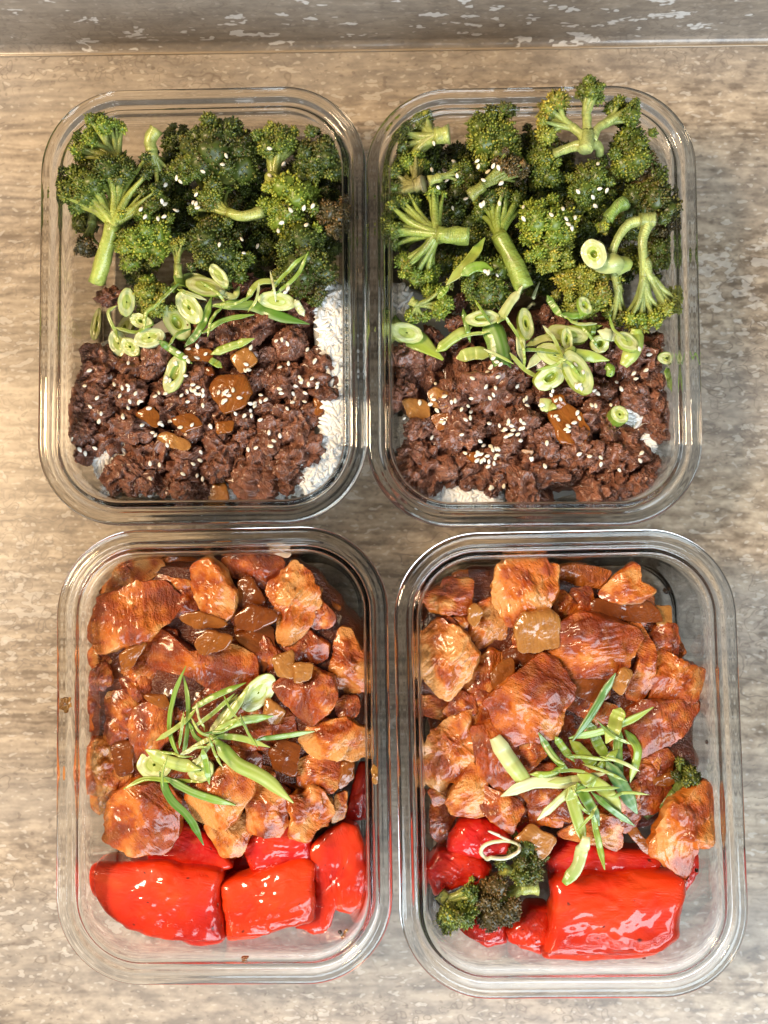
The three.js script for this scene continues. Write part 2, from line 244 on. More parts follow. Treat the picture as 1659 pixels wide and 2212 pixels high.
// chicken: pale fibres, orange glaze, darker sauce in patches
const chickenTone = (sauce) => ([u, v, q, f], x, y, z, sd) => {
  const a = fbm(x * 2.1 + sd, y * 2.1, z * 2.1 + 4, 4), b = noise(x * 6 + sd, y * 6, z * 6), t = clamp(0.55 + a * 1.5 + sauce, 0, 1);
  const edge = t + 0.10 * noise(x * 9 + sd, y * 9, z * 9) + 0.05 * noise(x * 22 + sd, y * 22, z * 22);
  let c = mixc([0.58, 0.245, 0.064], [0.47, 0.112, 0.007], sstep(edge, 0.12, 0.42)); c = mixc(c, [0.29, 0.042, 0.002], sstep(edge, 0.45, 0.70)); c = mixc(c, [0.15, 0.020, 0.002], sstep(edge, 0.76, 1.0) * 0.9);
  c = mixc(c, [0.70, 0.38, 0.13], clamp(f * 0.3, 0, 0.3) * (1 - sstep(t, 0.2, 0.55))); c = mixc(c, [0.40, 0.10, 0.010], clamp(-f * 0.3, 0, 0.22));
  c = mixc(c, [0.07, 0.014, 0.003], sstep(noise(x * 17 + sd, y * 17, z * 17), 0.58, 0.72) * 0.6); return mixc(c, [0.60, 0.22, 0.03], clamp(b * 0.35, 0, 0.3));
};
const CH = { LL: 'chicken pieces in the lower left container', LR: 'chicken pieces in the lower right container' };
function chicken(F, s, top, label, sauce = 0, o = {}) {
  return put('chicken_chunk', F, s, top, { amp: 0.12, fib: 1, facets: 4, e1: 0.46, e2: 0.62, soft: 1, grow: 1.12, torn: rr(0.15, 0.6), ...o, color: chickenTone(sauce) }, chickenM, label, 'chicken', CH[F === E || F === G ? 'LL' : 'LR']);
}
const onionTone = (c0) => ([u, v, q, f], x, y, z, sd) => { const a = 1.7 * noise(u * 1.0 + sd, v * 15, 2.2), t = clamp(0.5 + 0.5 * a + 0.5 * fbm(x * 3 + sd, y * 3, z * 3, 3), 0, 1); return mixc(mixc(c0, [c0[0] * 0.45, c0[1] * 0.34, c0[2] * 0.3], t), [c0[0] * 1.5, c0[1] * 1.5, c0[2] * 1.6], clamp(a, 0, 0.5) * 0.8); };
const ON = { 1: [0.36, 0.115, 0.016], 2: [0.50, 0.22, 0.050], 3: [0.24, 0.060, 0.008], 4: [0.74, 0.50, 0.31] };
function onion(F, s, top, label, tone = 1, o = {}) {
  const where = F === E || F === G ? 'lower left' : F === H || F === I ? 'lower right' : F === B ? 'upper left' : 'upper right';
  return put('onion_piece', F, s, top, { amp: 0.12, wrinkle: 0.5, facets: 1, e1: 0.42, e2: 0.62, soft: 2, cyl: 0.6, grow: 1.1, ...o, t: (o.t ?? 0.006) * 0.62, color: onionTone(ON[tone]) }, onionM, label, 'onion', 'cooked onion pieces in the ' + where + ' container');
}
const pepperTone = (k) => ([u, v, q, f, h, r], x, y, z, sd) => {
  const a = fbm(x * 2.2 + sd, y * 2, z * 2.2, 3); let c = mixc([0.50, 0.005, 0.002], [0.74, 0.042, 0.003], clamp(0.5 + a * 1.2 + (k - 0.5) * 1.5, 0, 1));
  c = mixc(c, [0.75, 0.12, 0.02], sstep(noise(u * 3 + sd, v * 8, 3.3), 0.35, 0.8) * 0.25); c = mixc(c, [0.70, 0.16, 0.03], sstep(r, 0.9, 1.0) * (1 - sstep(h, 0.3, 0.6)) * 0.7); return mixc(c, [0.05, 0.010, 0.004], sstep(noise(x * 15 + sd, y * 15, z * 15), 0.66, 0.76));
};
function pepper(F, s, top, label, tone = 0.5, o = {}) {
  return put('red_pepper_piece', F, s, top, { amp: 0.075, wrinkle: 0.38, e1: 0.25, e2: 0.55, soft: 1, cyl: 0.75, n: 120, m: 64, torn: 0.06, ground: 0.010, ...o, t: (o.t ?? 0.014) * 0.8, color: pepperTone(tone) }, pepperM, label, 'pepper', 'roasted red pepper pieces in the ' + (F === G ? 'lower left' : 'lower right') + ' container');
}
const yamTone = ([u, v, q, f, h], x, y, z, sd) => mixc([0.62, 0.17, 0.015], [0.30, 0.055, 0.008], clamp(0.45 + 1.2 * fbm(x * 3 + sd, y * 3, z * 3, 3), 0, 1));
function yam(F, s, top, label, o = {}) { return put('sweet_potato_piece', F, s, top, { amp: 0.12, wrinkle: 0.3, facets: 2, soft: 1, e1: 0.35, ...o, color: yamTone }, wetM, label, 'sweet potato', 'sweet potato pieces under the chicken'); }

// ---- tubes and broccoli
function taper(pts, radii, sides = 7, colors) {
  const c = new THREE.CatmullRomCurve3(pts), n = sides === 4 ? 3 : (pts.length - 1) * 4, P = [], idx = [], C = [], U = [], q = new THREE.Vector3(), T = new THREE.Vector3(), X = new THREE.Vector3(), Y = new THREE.Vector3();
  let ref = new THREE.Vector3(0.31, 0.83, 0.47);
  for (let i = 0; i <= n; i++) {
    const t = i / n; c.getPoint(t, q); c.getTangent(t, T); X.crossVectors(T, ref).normalize(); Y.crossVectors(T, X);
    const k = t * (radii.length - 1), k0 = Math.min(radii.length - 2, Math.floor(k)), r = lerp(radii[k0], radii[k0 + 1], k - k0), c1 = mixc(colors[0], colors[1], t);
    for (let j = 0; j < sides; j++) { const a = (j / sides) * 6.2832, w = r * (1 + 0.30 * noise(Math.cos(a) * 1.3 + pts[0].x * 700, t * 3.5, Math.sin(a) * 1.3) * Math.min(1, r * 700)); P.push(q.x + w * (Math.cos(a) * X.x + Math.sin(a) * Y.x), q.y + w * (Math.cos(a) * X.y + Math.sin(a) * Y.y), q.z + w * (Math.cos(a) * X.z + Math.sin(a) * Y.z)); const mt = noise(a * 2 + pts[0].z * 500, t * 4, 3.3); { const br = sstep(noise(a * 3 + pts[0].x * 900, t * 9, 8.1), 0.3, 0.6) * 0.5; C.push(...mixc(c1, [0.16, 0.13, 0.035], r > 0.001 ? br : 0).map((v) => v * (1 + 0.5 * mt))); } U.push(j / sides * 0.35 + pts[0].x * 90, t * 0.35 * (pts.length - 1)); }
  }
  for (let i = 0; i < n; i++) for (let j = 0; j < sides; j++) { const a = i * sides + j, b = i * sides + (j + 1) % sides; idx.push(a, b, a + sides, b, b + sides, a + sides); }
  for (const [row, flip] of [[0, 0], [n, 1]]) { const m = P.length / 3; c.getPoint(row / n, q); P.push(q.x, q.y, q.z); U.push(0, row / n); C.push(...(row ? colors[1] : mixc(colors[0], [0.5, 0.55, 0.25], 0.5))); for (let j = 0; j < sides; j++) { const a = row * sides + j, b = row * sides + (j + 1) % sides; flip ? idx.push(a, b, m) : idx.push(b, a, m); } }
  const g = new THREE.BufferGeometry(); g.setAttribute('position', new THREE.Float32BufferAttribute(P, 3)); g.setAttribute('color', new THREE.Float32BufferAttribute(C, 3)); g.setAttribute('uv', new THREE.Float32BufferAttribute(U, 2)); g.setIndex(idx); g.computeVertexNormals(); return g;
}
const bud0 = (() => { const g = mergeVertices(new THREE.OctahedronGeometry(1, 0).deleteAttribute('normal').deleteAttribute('uv')); g.computeVertexNormals(); return g; })();
const core0 = (() => { const g = mergeVertices(new THREE.IcosahedronGeometry(1, 2).deleteAttribute('normal').deleteAttribute('uv')); return g; })();
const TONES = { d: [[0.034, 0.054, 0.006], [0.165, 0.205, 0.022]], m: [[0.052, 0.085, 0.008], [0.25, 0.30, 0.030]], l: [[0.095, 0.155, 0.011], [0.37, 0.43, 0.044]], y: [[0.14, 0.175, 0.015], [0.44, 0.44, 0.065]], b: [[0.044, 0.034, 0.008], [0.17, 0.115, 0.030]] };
// o.stem: points [x, y, h] from the cut end towards the crowns; heads: [x, y, r, h]
function broccoli(F0, heads, label, o = {}) {
  const F = (x, y, h) => F0(x, y, heap(h)); F.u = F0.u;
  const first = F(heads[0][0], heads[0][1], heads[0][3] ?? 0.035), root = base('broccoli_floret', new THREE.Vector3(first.x, 0.0046, first.z)), off = root.position;
  const stemPts = (o.stem ?? []).map(([x, y, h]) => F(x, y, h).sub(off)), tones = TONES[o.tone ?? 'm'], stalks = [], buds = [], pale = o.pale ?? [0.42, 0.45, 0.115], deep = [0.18, 0.245, 0.032], sr = (o.r ?? 30) * F.u * 0.86;
  if (stemPts.length > 1) stalks.push(taper(stemPts, [sr * 1.15, sr * 0.95, sr], 12, [pale, mixc(pale, deep, 0.45)]));
  (o.arms ?? []).forEach((arm) => { const ap = arm.map(([x, y, h]) => F(x, y, h).sub(off)); stalks.push(taper(ap, [sr * 0.95, sr * 0.62, sr * 0.66], 10, [pale, mixc(pale, deep, 0.4)])); });
  heads.forEach(([hx, hy, hr, hh = 0.035, tone, own]) => {
    const r = hr * F.u * (hr > 125 ? 1.10 : hr > 95 ? 1.2 : 1.26), c = F(hx, hy, hh).sub(off), tn = tone ? TONES[tone] : tones, from = own ? F(...own).sub(off) : stemPts.length ? stemPts[stemPts.length - 1] : c.clone().add(new THREE.Vector3(rr(-0.3, 0.3) * r, -1.3 * r, rr(-0.3, 0.3) * r));
    const dir = c.clone().sub(from).normalize(); if (!stemPts.length) dir.set(rr(-0.25, 0.25), 1, rr(-0.25, 0.25)).normalize(); else { dir.y += o.lift ?? 0.35; dir.normalize(); }
    const join = from.clone().lerp(c, 0.25);
    if (!stemPts.length) stalks.push(taper([from, c.clone().addScaledVector(dir, -0.2 * r)], [r * 0.3, r * 0.34], 8, [pale, deep]));
    const squash = [rr(-0.12, 0.28), rr(-0.12, 0.28)], nl = o.lobes ?? clamp(Math.round(r * 1150), 7, 17), q = new THREE.Quaternion().setFromUnitVectors(new THREE.Vector3(0, 1, 0), dir);
    for (let k = 0; k < nl; k++) {
      const t = (k + 0.5) / nl, cosP = 1 - t * (o.spread ?? 1.05), sinP = Math.sqrt(Math.max(0, 1 - cosP * cosP)), az = k * 2.39996 + heads.length + hx, ld = new THREE.Vector3(sinP * Math.cos(az), cosP, sinP * Math.sin(az)).applyQuaternion(q);
      const stray = k % 4 === 3, lr = r * (stray ? rr(0.14, 0.22) : rr(0.22, 0.46)), lc = c.clone().addScaledVector(ld, r * (stray ? rr(0.85, 1.08) : rr(0.42, 0.78))); lc.x += (lc.x - c.x) * squash[0]; lc.z += (lc.z - c.z) * squash[1];
      if (o.stem) stalks.push(taper([from.clone().lerp(c, -0.06 - 0.1 * rnd()), join.clone().lerp(lc, 0.30).addScaledVector(dir, 0.10 * r).add(new THREE.Vector3(rr(-1, 1), rr(-1, 1), rr(-1, 1)).multiplyScalar(r * 0.06)), lc], [sr * (heads.length > 1 ? 0.58 : 0.7), sr * rr(0.34, 0.5), lr * 0.34], 7, [mixc(pale, deep, 0.35), mixc(pale, deep, 0.5)]));
      const g = core0.clone(), p = g.attributes.position, sd = rr(0, 80);
      for (let i = 0; i < p.count; i++) { const x = p.getX(i), y = p.getY(i), z = p.getZ(i), w = lr * (0.88 + 0.35 * noise(x * 2 + sd, y * 2, z * 2)); p.setXYZ(i, x * w + lc.x, y * w + lc.y, z * w + lc.z); }
      g.computeVertexNormals(); buds.push(col(g, () => mixc(tn[0], tn[1], 0.15)));
      const nb = Math.round(clamp(14 * (lr / 0.00082) ** 2 * 0.26, 26, 190)), brown = rnd() < 0.25 ? 1 : 0, sun = rr(-0.35, 0.45);
      for (let b = 0; b < nb; b++) {
        const cy = 1 - 1.62 * (b + 0.5) / nb, s = Math.sqrt(1 - cy * cy), a = b * 2.39996 + sd; const bd = new THREE.Vector3(s * Math.cos(a), cy, s * Math.sin(a));
        bd.applyQuaternion(new THREE.Quaternion().setFromUnitVectors(new THREE.Vector3(0, 1, 0), ld)).add(new THREE.Vector3(rr(-0.16, 0.16), rr(-0.16, 0.16), rr(-0.16, 0.16))).normalize();
        if (bd.y < -0.5) continue;
        const br = 1.12 * rr(0.00045, 0.00092), out = lr * (0.88 + 0.42 * noise(bd.x * 2.6 + sd, bd.y * 2.6, bd.z * 2.6) + rr(-0.04, 0.16)), bg = bud0.clone(), bp = bg.attributes.position, bq = new THREE.Quaternion().setFromUnitVectors(new THREE.Vector3(0, 1, 0), bd), v = new THREE.Vector3();
        for (let i = 0; i < bp.count; i++) { v.fromBufferAttribute(bp, i).multiply(new THREE.Vector3(br * 0.82, br * rr(1.05, 1.6), br * 0.82)).applyQuaternion(bq).addScaledVector(bd, out).add(lc); bp.setXYZ(i, v.x, v.y, v.z); }
        bg.computeVertexNormals(); const t2 = rnd(); let cc = mixc(tn[0], tn[1], clamp(t2 * t2 * 0.9 + 0.1 + sun * 0.5, 0, 1)); if (sun > 0.2) cc = mixc(cc, [cc[0] * 1.5, cc[1] * 1.15, cc[2]], rnd()); if (brown) cc = mixc(cc, [0.085, 0.048, 0.014], rr(0.2, 0.7)); buds.push(col(bg, () => cc));
        if (o.stem && rnd() < (o.fronds ?? 0.35)) stalks.push(taper([lc.clone().addScaledVector(ld, -lr * 0.9), lc.clone().addScaledVector(bd, out * 0.55).addScaledVector(ld, -lr * 0.25), lc.clone().addScaledVector(bd, out * 0.99)], [0.00042, 0.0003], 4, [mixc(pale, deep, 0.35), mixc(deep, tn[1], 0.5)]));
      }
    }
  });
  obj('crown', mergeGeometries(buds), leafM, root); if (stalks.length) obj('stalk', mergeGeometries(stalks), stalkM, root);
  tag(root, label, 'broccoli', 'broccoli florets in the ' + (F0 === A ? 'upper left' : F0 === C ? 'upper right' : 'lower right') + ' container'); return settle(root);
}

// ---- spring onion: ribbons and bias-cut slices
const GREEN = { g: [0.20, 0.33, 0.035], d: [0.075, 0.185, 0.020], p: [0.40, 0.47, 0.11], w: [0.57, 0.60, 0.33], y: [0.31, 0.40, 0.045], t: [0.10, 0.23, 0.07] };
const spring = (F) => 'sliced spring onion in the ' + (F === E || F === G ? 'lower left' : F === H || F === I ? 'lower right' : F === A || F === B ? 'upper left' : 'upper right') + ' container';
function ribbon(F, s, width, c0, c1, label, o = {}) {
  const ps = poly(s), n = 22, L0 = ps.length - 1; { const e = 0.14, a = ps[0], b = ps[1], c = ps[L0], d = ps[L0 - 1]; ps[0] = [a[0] + (a[0] - b[0]) * e, a[1] + (a[1] - b[1]) * e]; ps[L0] = [c[0] + (c[0] - d[0]) * e, c[1] + (c[1] - d[1]) * e]; } const wd = width * F.u * 0.82, P = ps.map(([x, y]) => rest(F, x, y, 2)), cv2 = new THREE.CatmullRomCurve3(P), S = cv2.getSpacedPoints(n), lift = o.lift ?? 0.0012;
  let hs = S.map((p) => topAt(p.x, p.z, 1)); const mean = hs.reduce((a, b) => a + b) / hs.length, peak = Math.max(...hs);
  for (let k = 0; k < 7; k++) hs = hs.map((h, i) => Math.max(h * 0.65, (hs[Math.max(0, i - 1)] + h + hs[Math.min(n, i + 1)]) / 3));
  S.forEach((p, i) => { p.y = Math.max(hs[i], mean * 0.5 + peak * 0.5) + lift + (o.arch ?? 0.001) * Math.sin((i / n) * Math.PI) + 0.0007 * noise(i * 0.4, width, P[0].x * 900); });
  const cc = new THREE.CatmullRomCurve3(S), m = 8, th = o.th ?? 0.0007, pos = [], cl = [], idx = [], T = new THREE.Vector3(), side = new THREE.Vector3(), nrm = new THREE.Vector3(), roll = o.roll ?? rr(-0.35, 0.35), sd = rr(0, 60), fold = o.fold ?? rr(-0.22, 0.26), taperA = o.tip0 ?? 0.12, taperB = o.tip1 ?? 0.1;
  for (let i = 0; i <= n; i++) {
    const t = i / n, q = cc.getPoint(t); cc.getTangent(t, T); side.crossVectors(T, new THREE.Vector3(0, 1, 0)).normalize().applyAxisAngle(T, roll + 0.25 * noise(t * 2, sd, 1)); nrm.crossVectors(side, T).normalize();
    const w = wd * 0.5 * Math.min(1, lerp(taperA, 1, Math.min(1, t * 5.5)), lerp(taperB, 1, Math.min(1, (1 - t) * 4))) * (1 + 0.08 * noise(t * 4, sd, 3));
    for (let k = 0; k < m * 2; k++) {
      const upSide = k < m, u = upSide ? k / (m - 1) * 2 - 1 : 1 - (k - m) / (m - 1) * 2, y = fold * w * (1 - u * u) + (upSide ? th : 0) + 0.10 * w * noise(u * 4, t * 2, sd);
      pos.push(q.x + side.x * u * w + nrm.x * y, q.y + side.y * u * w + nrm.y * y, q.z + side.z * u * w + nrm.z * y);
      let c = mixc(GREEN[c0], GREEN[c1], clamp(t * 1.15 + 0.18 * noise(t * 3, u * 2, sd), 0, 1)); c = mixc(c, GREEN.w, clamp(noise(u * 7.5, t * 1.2, sd) * 0.6 + (Math.abs(u) > 0.85 ? 0.15 : 0), 0, 0.45)); c = mixc(c, GREEN.d, clamp(noise(u * 6.5 + 9, t * 1.2, sd) * 0.7 - 0.1, 0, 0.4)); cl.push(...c);
    }
  }
  const W = m * 2; for (let i = 0; i < n; i++) for (let k = 0; k < W; k++) { const a = i * W + k, b = i * W + (k + 1) % W; idx.push(a, b, a + W, b, b + W, a + W); }
  for (const i of [0, n]) for (let k = 0; k < m - 1; k++) { const a = i * W + k, b = a + 1, d = i * W + W - 1 - k, e = d - 1; i ? idx.push(a, b, d, b, e, d) : idx.push(a, d, b, b, d, e); }
  const c = S[n >> 1].clone(); c.y -= 0.001; for (let i = 0; i < pos.length; i += 3) { pos[i] -= c.x; pos[i + 1] -= c.y; pos[i + 2] -= c.z; }
  const g = new THREE.BufferGeometry(); g.setAttribute('position', new THREE.Float32BufferAttribute(pos, 3)); g.setAttribute('color', new THREE.Float32BufferAttribute(cl, 3)); g.setIndex(idx); g.computeVertexNormals();
  const r = obj('spring_onion_strip', g, leafM2); r.position.copy(c); tag(r, label, 'spring onion', spring(F)); return settle(r);
}
const leafM2 = phys({ vertexColors: true, roughness: 0.34, clearcoat: 0.4, clearcoatRoughness: 0.2 });
function slice(F, x, y, rx, ry, deg, label, o = {}) {
  const n = 44, d = o.deep ?? rr(1.2, 3.4), hole = (o.hole ?? 0.30) * 0.72, prof = [[0.97, -d], [1.0, -0.1], [0.96, 0], [0.80, 0.04], [0.74, -0.01], [0.71, -0.10], [0.67, -0.01], [0.55, 0.03], [0.47, -0.02], [0.44, -0.10], [0.41, -0.03], [hole + 0.03, 0], [hole, -0.12], [hole * 0.9, -d * 0.7], [0.01, -d * 0.72]];
  const P = [], C = [], idx = [], M = prof.length, sd = rr(0, 70), th = (o.thick ?? 0.0011), outer = GREEN[o.skin ?? 'y'];
  const cs = [outer, outer, mixc(outer, GREEN.w, 0.45), mixc(GREEN.w, GREEN.p, 0.35), GREEN.w, mixc(GREEN.w, GREEN.p, 0.6), mixc(GREEN.w, GREEN.p, 0.2), mixc(GREEN.w, GREEN.p, 0.5), GREEN.p, GREEN.y, GREEN.p, GREEN[o.core ?? 'p'], GREEN.y, GREEN.y, [0.24, 0.29, 0.06]];
  for (let i = 0; i < n; i++) for (let j = 0; j < M; j++) {
    const a = (i / n) * 6.2832, [r, h] = prof[j], w = r * (1 + 0.07 * noise(Math.cos(a) * 1.3 + sd, Math.sin(a) * 1.3, 1) + 0.03 * noise(Math.cos(a) * 3 + sd, Math.sin(a) * 3, r * 3));
    P.push(Math.cos(a) * w, h * th + th * 0.5 * noise(Math.cos(a) * w * 2 + sd, Math.sin(a) * w * 2, 5), Math.sin(a) * w); C.push(...mixc(cs[j], GREEN.p, clamp(noise(a * 9, r * 2, sd), 0, 0.4) * 0.6));
  }
  for (let i = 0; i < n; i++) for (let j = 0; j < M - 1; j++) { const a = i * M + j, b = ((i + 1) % n) * M + j; idx.push(a, a + 1, b, b, a + 1, b + 1); }
  const g = new THREE.BufferGeometry(); const s1 = rx * F.u * 1.12, s2 = ry * F.u * 1.12, tilt = o.tilt ?? rr(-0.4, 0.4);
  for (let i = 0; i < P.length; i += 3) { const px = P[i] * s1, pz = P[i + 2] * s2; P[i] = px; P[i + 2] = pz * Math.cos(tilt) + P[i + 1] * Math.sin(tilt); P[i + 1] = P[i + 1] * Math.cos(tilt) - pz * Math.sin(tilt); }
  g.setAttribute('position', new THREE.Float32BufferAttribute(P, 3)); g.setAttribute('color', new THREE.Float32BufferAttribute(C, 3)); g.setIndex(idx); g.computeVertexNormals();
  const p = rest(F, x, y, 3), r = obj('spring_onion_slice', g, leafM2); p.y += (o.lift ?? 0.0014); r.position.copy(p); r.rotation.y = -deg * Math.PI / 180; tag(r, label, 'spring onion', spring(F)); return settle(r);
}

function shreds(F, list, where) {               // thin loose shreds tangled into a pile: [x, y, length, width] spots
  poly(list).forEach(([x, y, l, w], i) => { const a = rr(0, 6.28), b = a + rr(-0.5, 0.5), p = [[x - l * Math.cos(a) / 2, y - l * Math.sin(a) / 2], [x, y], [x + l * Math.cos(b) / 2, y + l * Math.sin(b) / 2]].map((q) => q.map((v) => v.toFixed(0)).join()).join(' ');
    ribbon(F, p, w, 'gpyw'[i % 4], 'pgdy'[i % 4], 'thin shred of spring onion tangled into the pile in the ' + where + ' container', { tip0: 0.05, tip1: 0.05 }); });
}
// ------------------------------------------------------------------ lower left: chicken, onions, red peppers
const sauceTone = (a, b) => (m, x, y, z, sd) => mixc(a, b, clamp(0.5 + fbm(x * 6 + sd, y * 6, z * 6, 4) * 1.3, 0, 1));
function pool(F, s, top, label) { return put('sauce', F, s, top, { t: 0.018, ground: 0.0046, amp: 0.10, e1: 0.3, e2: 0.8, n: 170, m: 90, soft: 2, facets: 0, dir: 0, wrinkle: 0.9, color: sauceTone([0.07, 0.012, 0.003], [0.17, 0.036, 0.006]) }, wetM, label, 'sauce'); }
pool(E, '260,300 420,210 700,190 1090,190 1240,260 1400,420 1490,640 1490,960 1400,1120 1240,1300 1000,1400 700,1440 380,1400 240,1270 205,980 215,620', 0.0285, 'dark brown sauce pooled under the chicken in the lower left container');
yam(E, '420,195 560,178 720,190 700,280 590,300 480,270', 0.024, 'orange sweet potato slice at the back edge of the lower left container', { t: 0.010 });
yam(E, '1250,400 1320,370 1390,420 1370,550 1300,570 1230,500', 0.026, 'ragged orange sweet potato slab right of the pale crinkled chicken piece', { t: 0.010 });
pepper(G, '1400,400 1430,250 1470,110 1512,120 1500,260 1490,390', 0.018, 'narrow red pepper strip against the right glass wall beside chicken', 0.35, { t: 0.01 });
pepper(G, '340,540 480,515 500,600 340,590', 0.016, 'dark red pepper scrap behind the left end of the front pepper', 0.0, { t: 0.009 });
pepper(G, '800,600 940,540 980,640 900,690 810,670', 0.015, 'shadowed red pepper piece in the gap between the two front peppers', 0.0, { t: 0.008 });
pepper(G, '470,540 540,440 640,400 760,450 840,540 890,610 700,640 500,610', 0.024, 'red pepper piece under the large glazed chicken chunk, behind the front pepper', 0.3, { t: 0.014, dir: 0.2 });
pepper(G, '925,510 1000,420 1150,360 1245,430 1250,570 1100,640 960,630', 0.025, 'red pepper piece with a dark speck, behind the orange-red front pepper', 0.35, { t: 0.014, dir: 0 });
pepper(G, '1235,520 1310,440 1400,390 1460,420 1495,510 1515,680 1500,790 1440,822 1350,805 1335,920 1250,930 1150,890 1240,830 1265,680', 0.023, 'upright red pepper piece with a notched lower edge at the right glass wall', 0.55, { t: 0.013, dir: 1.4, cyl: 0.5 });
pepper(G, '822,680 960,640 1100,595 1210,562 1262,590 1272,700 1252,860 1130,890 1000,945 850,972 830,850', 0.030, 'smooth orange-red pepper piece, middle of the front row in the lower left container', 0.9, { t: 0.018, dir: -0.18 });
pepper(G, '197,650 205,600 238,571 480,578 740,600 824,625 818,720 835,850 846,965 710,997 520,930 400,895 290,800 215,712', 0.034, 'large glossy red pepper half pointing left at the front of the lower left container', 0.5, { t: 0.022, dir: 0.12 });
const under = (F, list, l, w) => poly(list).forEach(([x, y, s]) => { const p = Array.from({ length: 7 }, (_, i) => { const a = i / 7 * 6.283 + x, r = s * rr(0.9, 1.35); return [x + r * Math.cos(a), y + r * Math.sin(a)]; }); chicken(F, p, rr(0.032, 0.037), 'sauce-dark chicken piece half buried under the top layer of the ' + w + ' container', 0.3, { amp: 0.2 }); });
for (const [f, s2, l] of [[E, '70,850 110,840 120,900 95,930 72,900', 'amber sauce smear on the left glass ledge of the lower left container'], [E, '1528,1180 1550,1160 1560,1230 1540,1290', 'orange sauce smear on the right glass ledge of the lower left container']]) put('sauce_smear', f, s2, 0.0586, { flat: 1, t: 0.0006, amp: 0.5, n: 30, color: (m, x, y, z, sd) => mixc([0.42, 0.20, 0.04], [0.24, 0.09, 0.012], clamp(0.5 + noise(x * 6 + sd, y, z * 6), 0, 1)) }, onionM, l, 'smear');
const cL = (s, h, l, k, o) => chicken(E, s, h, l, k, o), cG = (s, h, l, k, o) => chicken(G, s, h, l, k, o);
cL('330,205 520,208 548,250 480,300 430,330 300,402 250,385 248,340 300,285', 0.033, 'pale chicken chunk in the back left corner of the lower left container', -0.25);
cL('470,290 540,278 680,310 692,375 580,392 520,335', 0.033, 'slim chicken strip just right of the back left corner chunk', -0.1);
cL('830,205 950,155 1090,165 1112,230 1060,355 960,310 860,270', 0.036, 'red-glazed chicken chunk at the back beside the whitish onion piece', 0.4);
cL('690,240 770,193 830,250 890,350 882,450 832,487 730,440 688,350', 0.043, 'smooth oval chicken piece standing at the back, split down its front', -0.18, { facets: 2 });
cL('1100,250 1160,220 1240,280 1278,400 1240,480 1190,562 1090,572 1075,440 1040,370', 0.041, 'pale crinkled chicken chunk near the back right of the lower left container', -0.28, { fib: 1.8, amp: 0.26 });
cL('170,640 240,608 340,640 332,700 230,724 168,680', 0.030, 'small chicken nub at the left glass wall under the browned chunk', -0.1);
cL('340,690 460,625 520,700 602,790 560,832 330,772', 0.033, 'stringy chicken piece beneath the widest chicken piece', -0.1, { fib: 1.6 });
cL('190,760 280,735 292,900 270,995 200,1022 176,900', 0.030, 'shredded brown chicken scrap against the left glass wall', 0.15, { amp: 0.4, fib: 1.6 });
cL('260,402 330,355 440,318 540,315 632,400 570,485 480,562 270,642 186,560 215,490', 0.044, 'largest browned chicken chunk with a charred dark top, left side', 0.05, { fib: 1.5 });
cL('468,620 480,560 560,528 620,600 700,640 880,600 970,650 988,750 960,795 820,808 650,742 520,712', 0.043, 'widest chicken piece across the centre behind the spring onion', 0.2, { facets: 5 });
cL('1110,595 1240,540 1320,600 1315,665 1250,695 1170,665', 0.037, 'rounded glazed chicken piece left of the right wall chunk', 0.2, { facets: 2 });
cL('1380,525 1430,540 1490,650 1502,800 1380,828 1335,720 1350,620', 0.036, 'stringy chicken chunk touching the right glass wall', -0.05, { fib: 1.6 });
cL('1080,800 1140,740 1230,700 1340,760 1362,850 1320,920 1240,972 1110,862', 0.043, 'thick sauce-covered chicken chunk right of the oval spring onion slice', 0.25, { facets: 3 });
cL('290,840 420,812 442,900 402,1012 300,1037 283,930', 0.036, 'square chicken cube at the left, beside the shredded scrap', 0.05, { facets: 4 });
cL('415,920 500,866 582,900 582,1050 520,1105 420,1165 402,1000', 0.039, 'tall glazed chicken piece left of the spring onion strips', 0.12, { facets: 3 });
cL('1192,1060 1250,990 1400,958 1502,1000 1517,1110 1440,1142 1250,1122', 0.040, 'pale striped chicken chunk by the right glass wall', -0.3, { facets: 3, fib: 1.4 });
cL('1180,1160 1260,1122 1387,1150 1372,1262 1330,1292 1190,1262', 0.034, 'chicken chunk below the pale striped one', 0.0, { facets: 3 });
cL('205,1065 345,1075 364,1200 355,1290 240,1310 190,1270 132,1225 150,1130', 0.036, 'knobbly chicken clump sticking out at the left glass wall', -0.15, { amp: 0.34, fib: 1.4 });
cG('186,250 330,190 362,230 300,335 225,365', 0.031, 'ridged chicken piece below the knobbly left clump', -0.25, { fib: 1.9 });
cG('740,410 900,390 962,330 962,450 910,548 830,547', 0.034, 'pale chicken piece under the pinkish chunk above the red pepper', -0.28, { fib: 1.5 });
cG('300,310 400,228 560,218 632,300 612,450 540,522 400,537 278,470', 0.043, 'large squarish glazed chicken chunk above the front left pepper', 0.12, { facets: 5 });
cG('658,280 760,190 850,128 968,180 962,260 900,380 830,432 700,370', 0.044, 'broad pinkish chicken chunk below the spring onion, front centre', -0.35, { facets: 4, fib: 0.5 });
cG('948,260 1010,208 1132,260 1122,400 1090,462 950,440', 0.038, 'wet chicken chunk under the tip of the longest onion strip', 0.02, { facets: 3 });
cG('1360,270 1417,250 1402,380 1340,402', 0.028, 'small chicken sliver behind the front right chicken chunk', -0.1);
cG('1148,280 1250,238 1332,290 1358,360 1290,432 1240,475 1148,462 1165,370', 0.037, 'front right chicken chunk with a split top, above the upright pepper', -0.1, { facets: 2, amp: 0.28 });
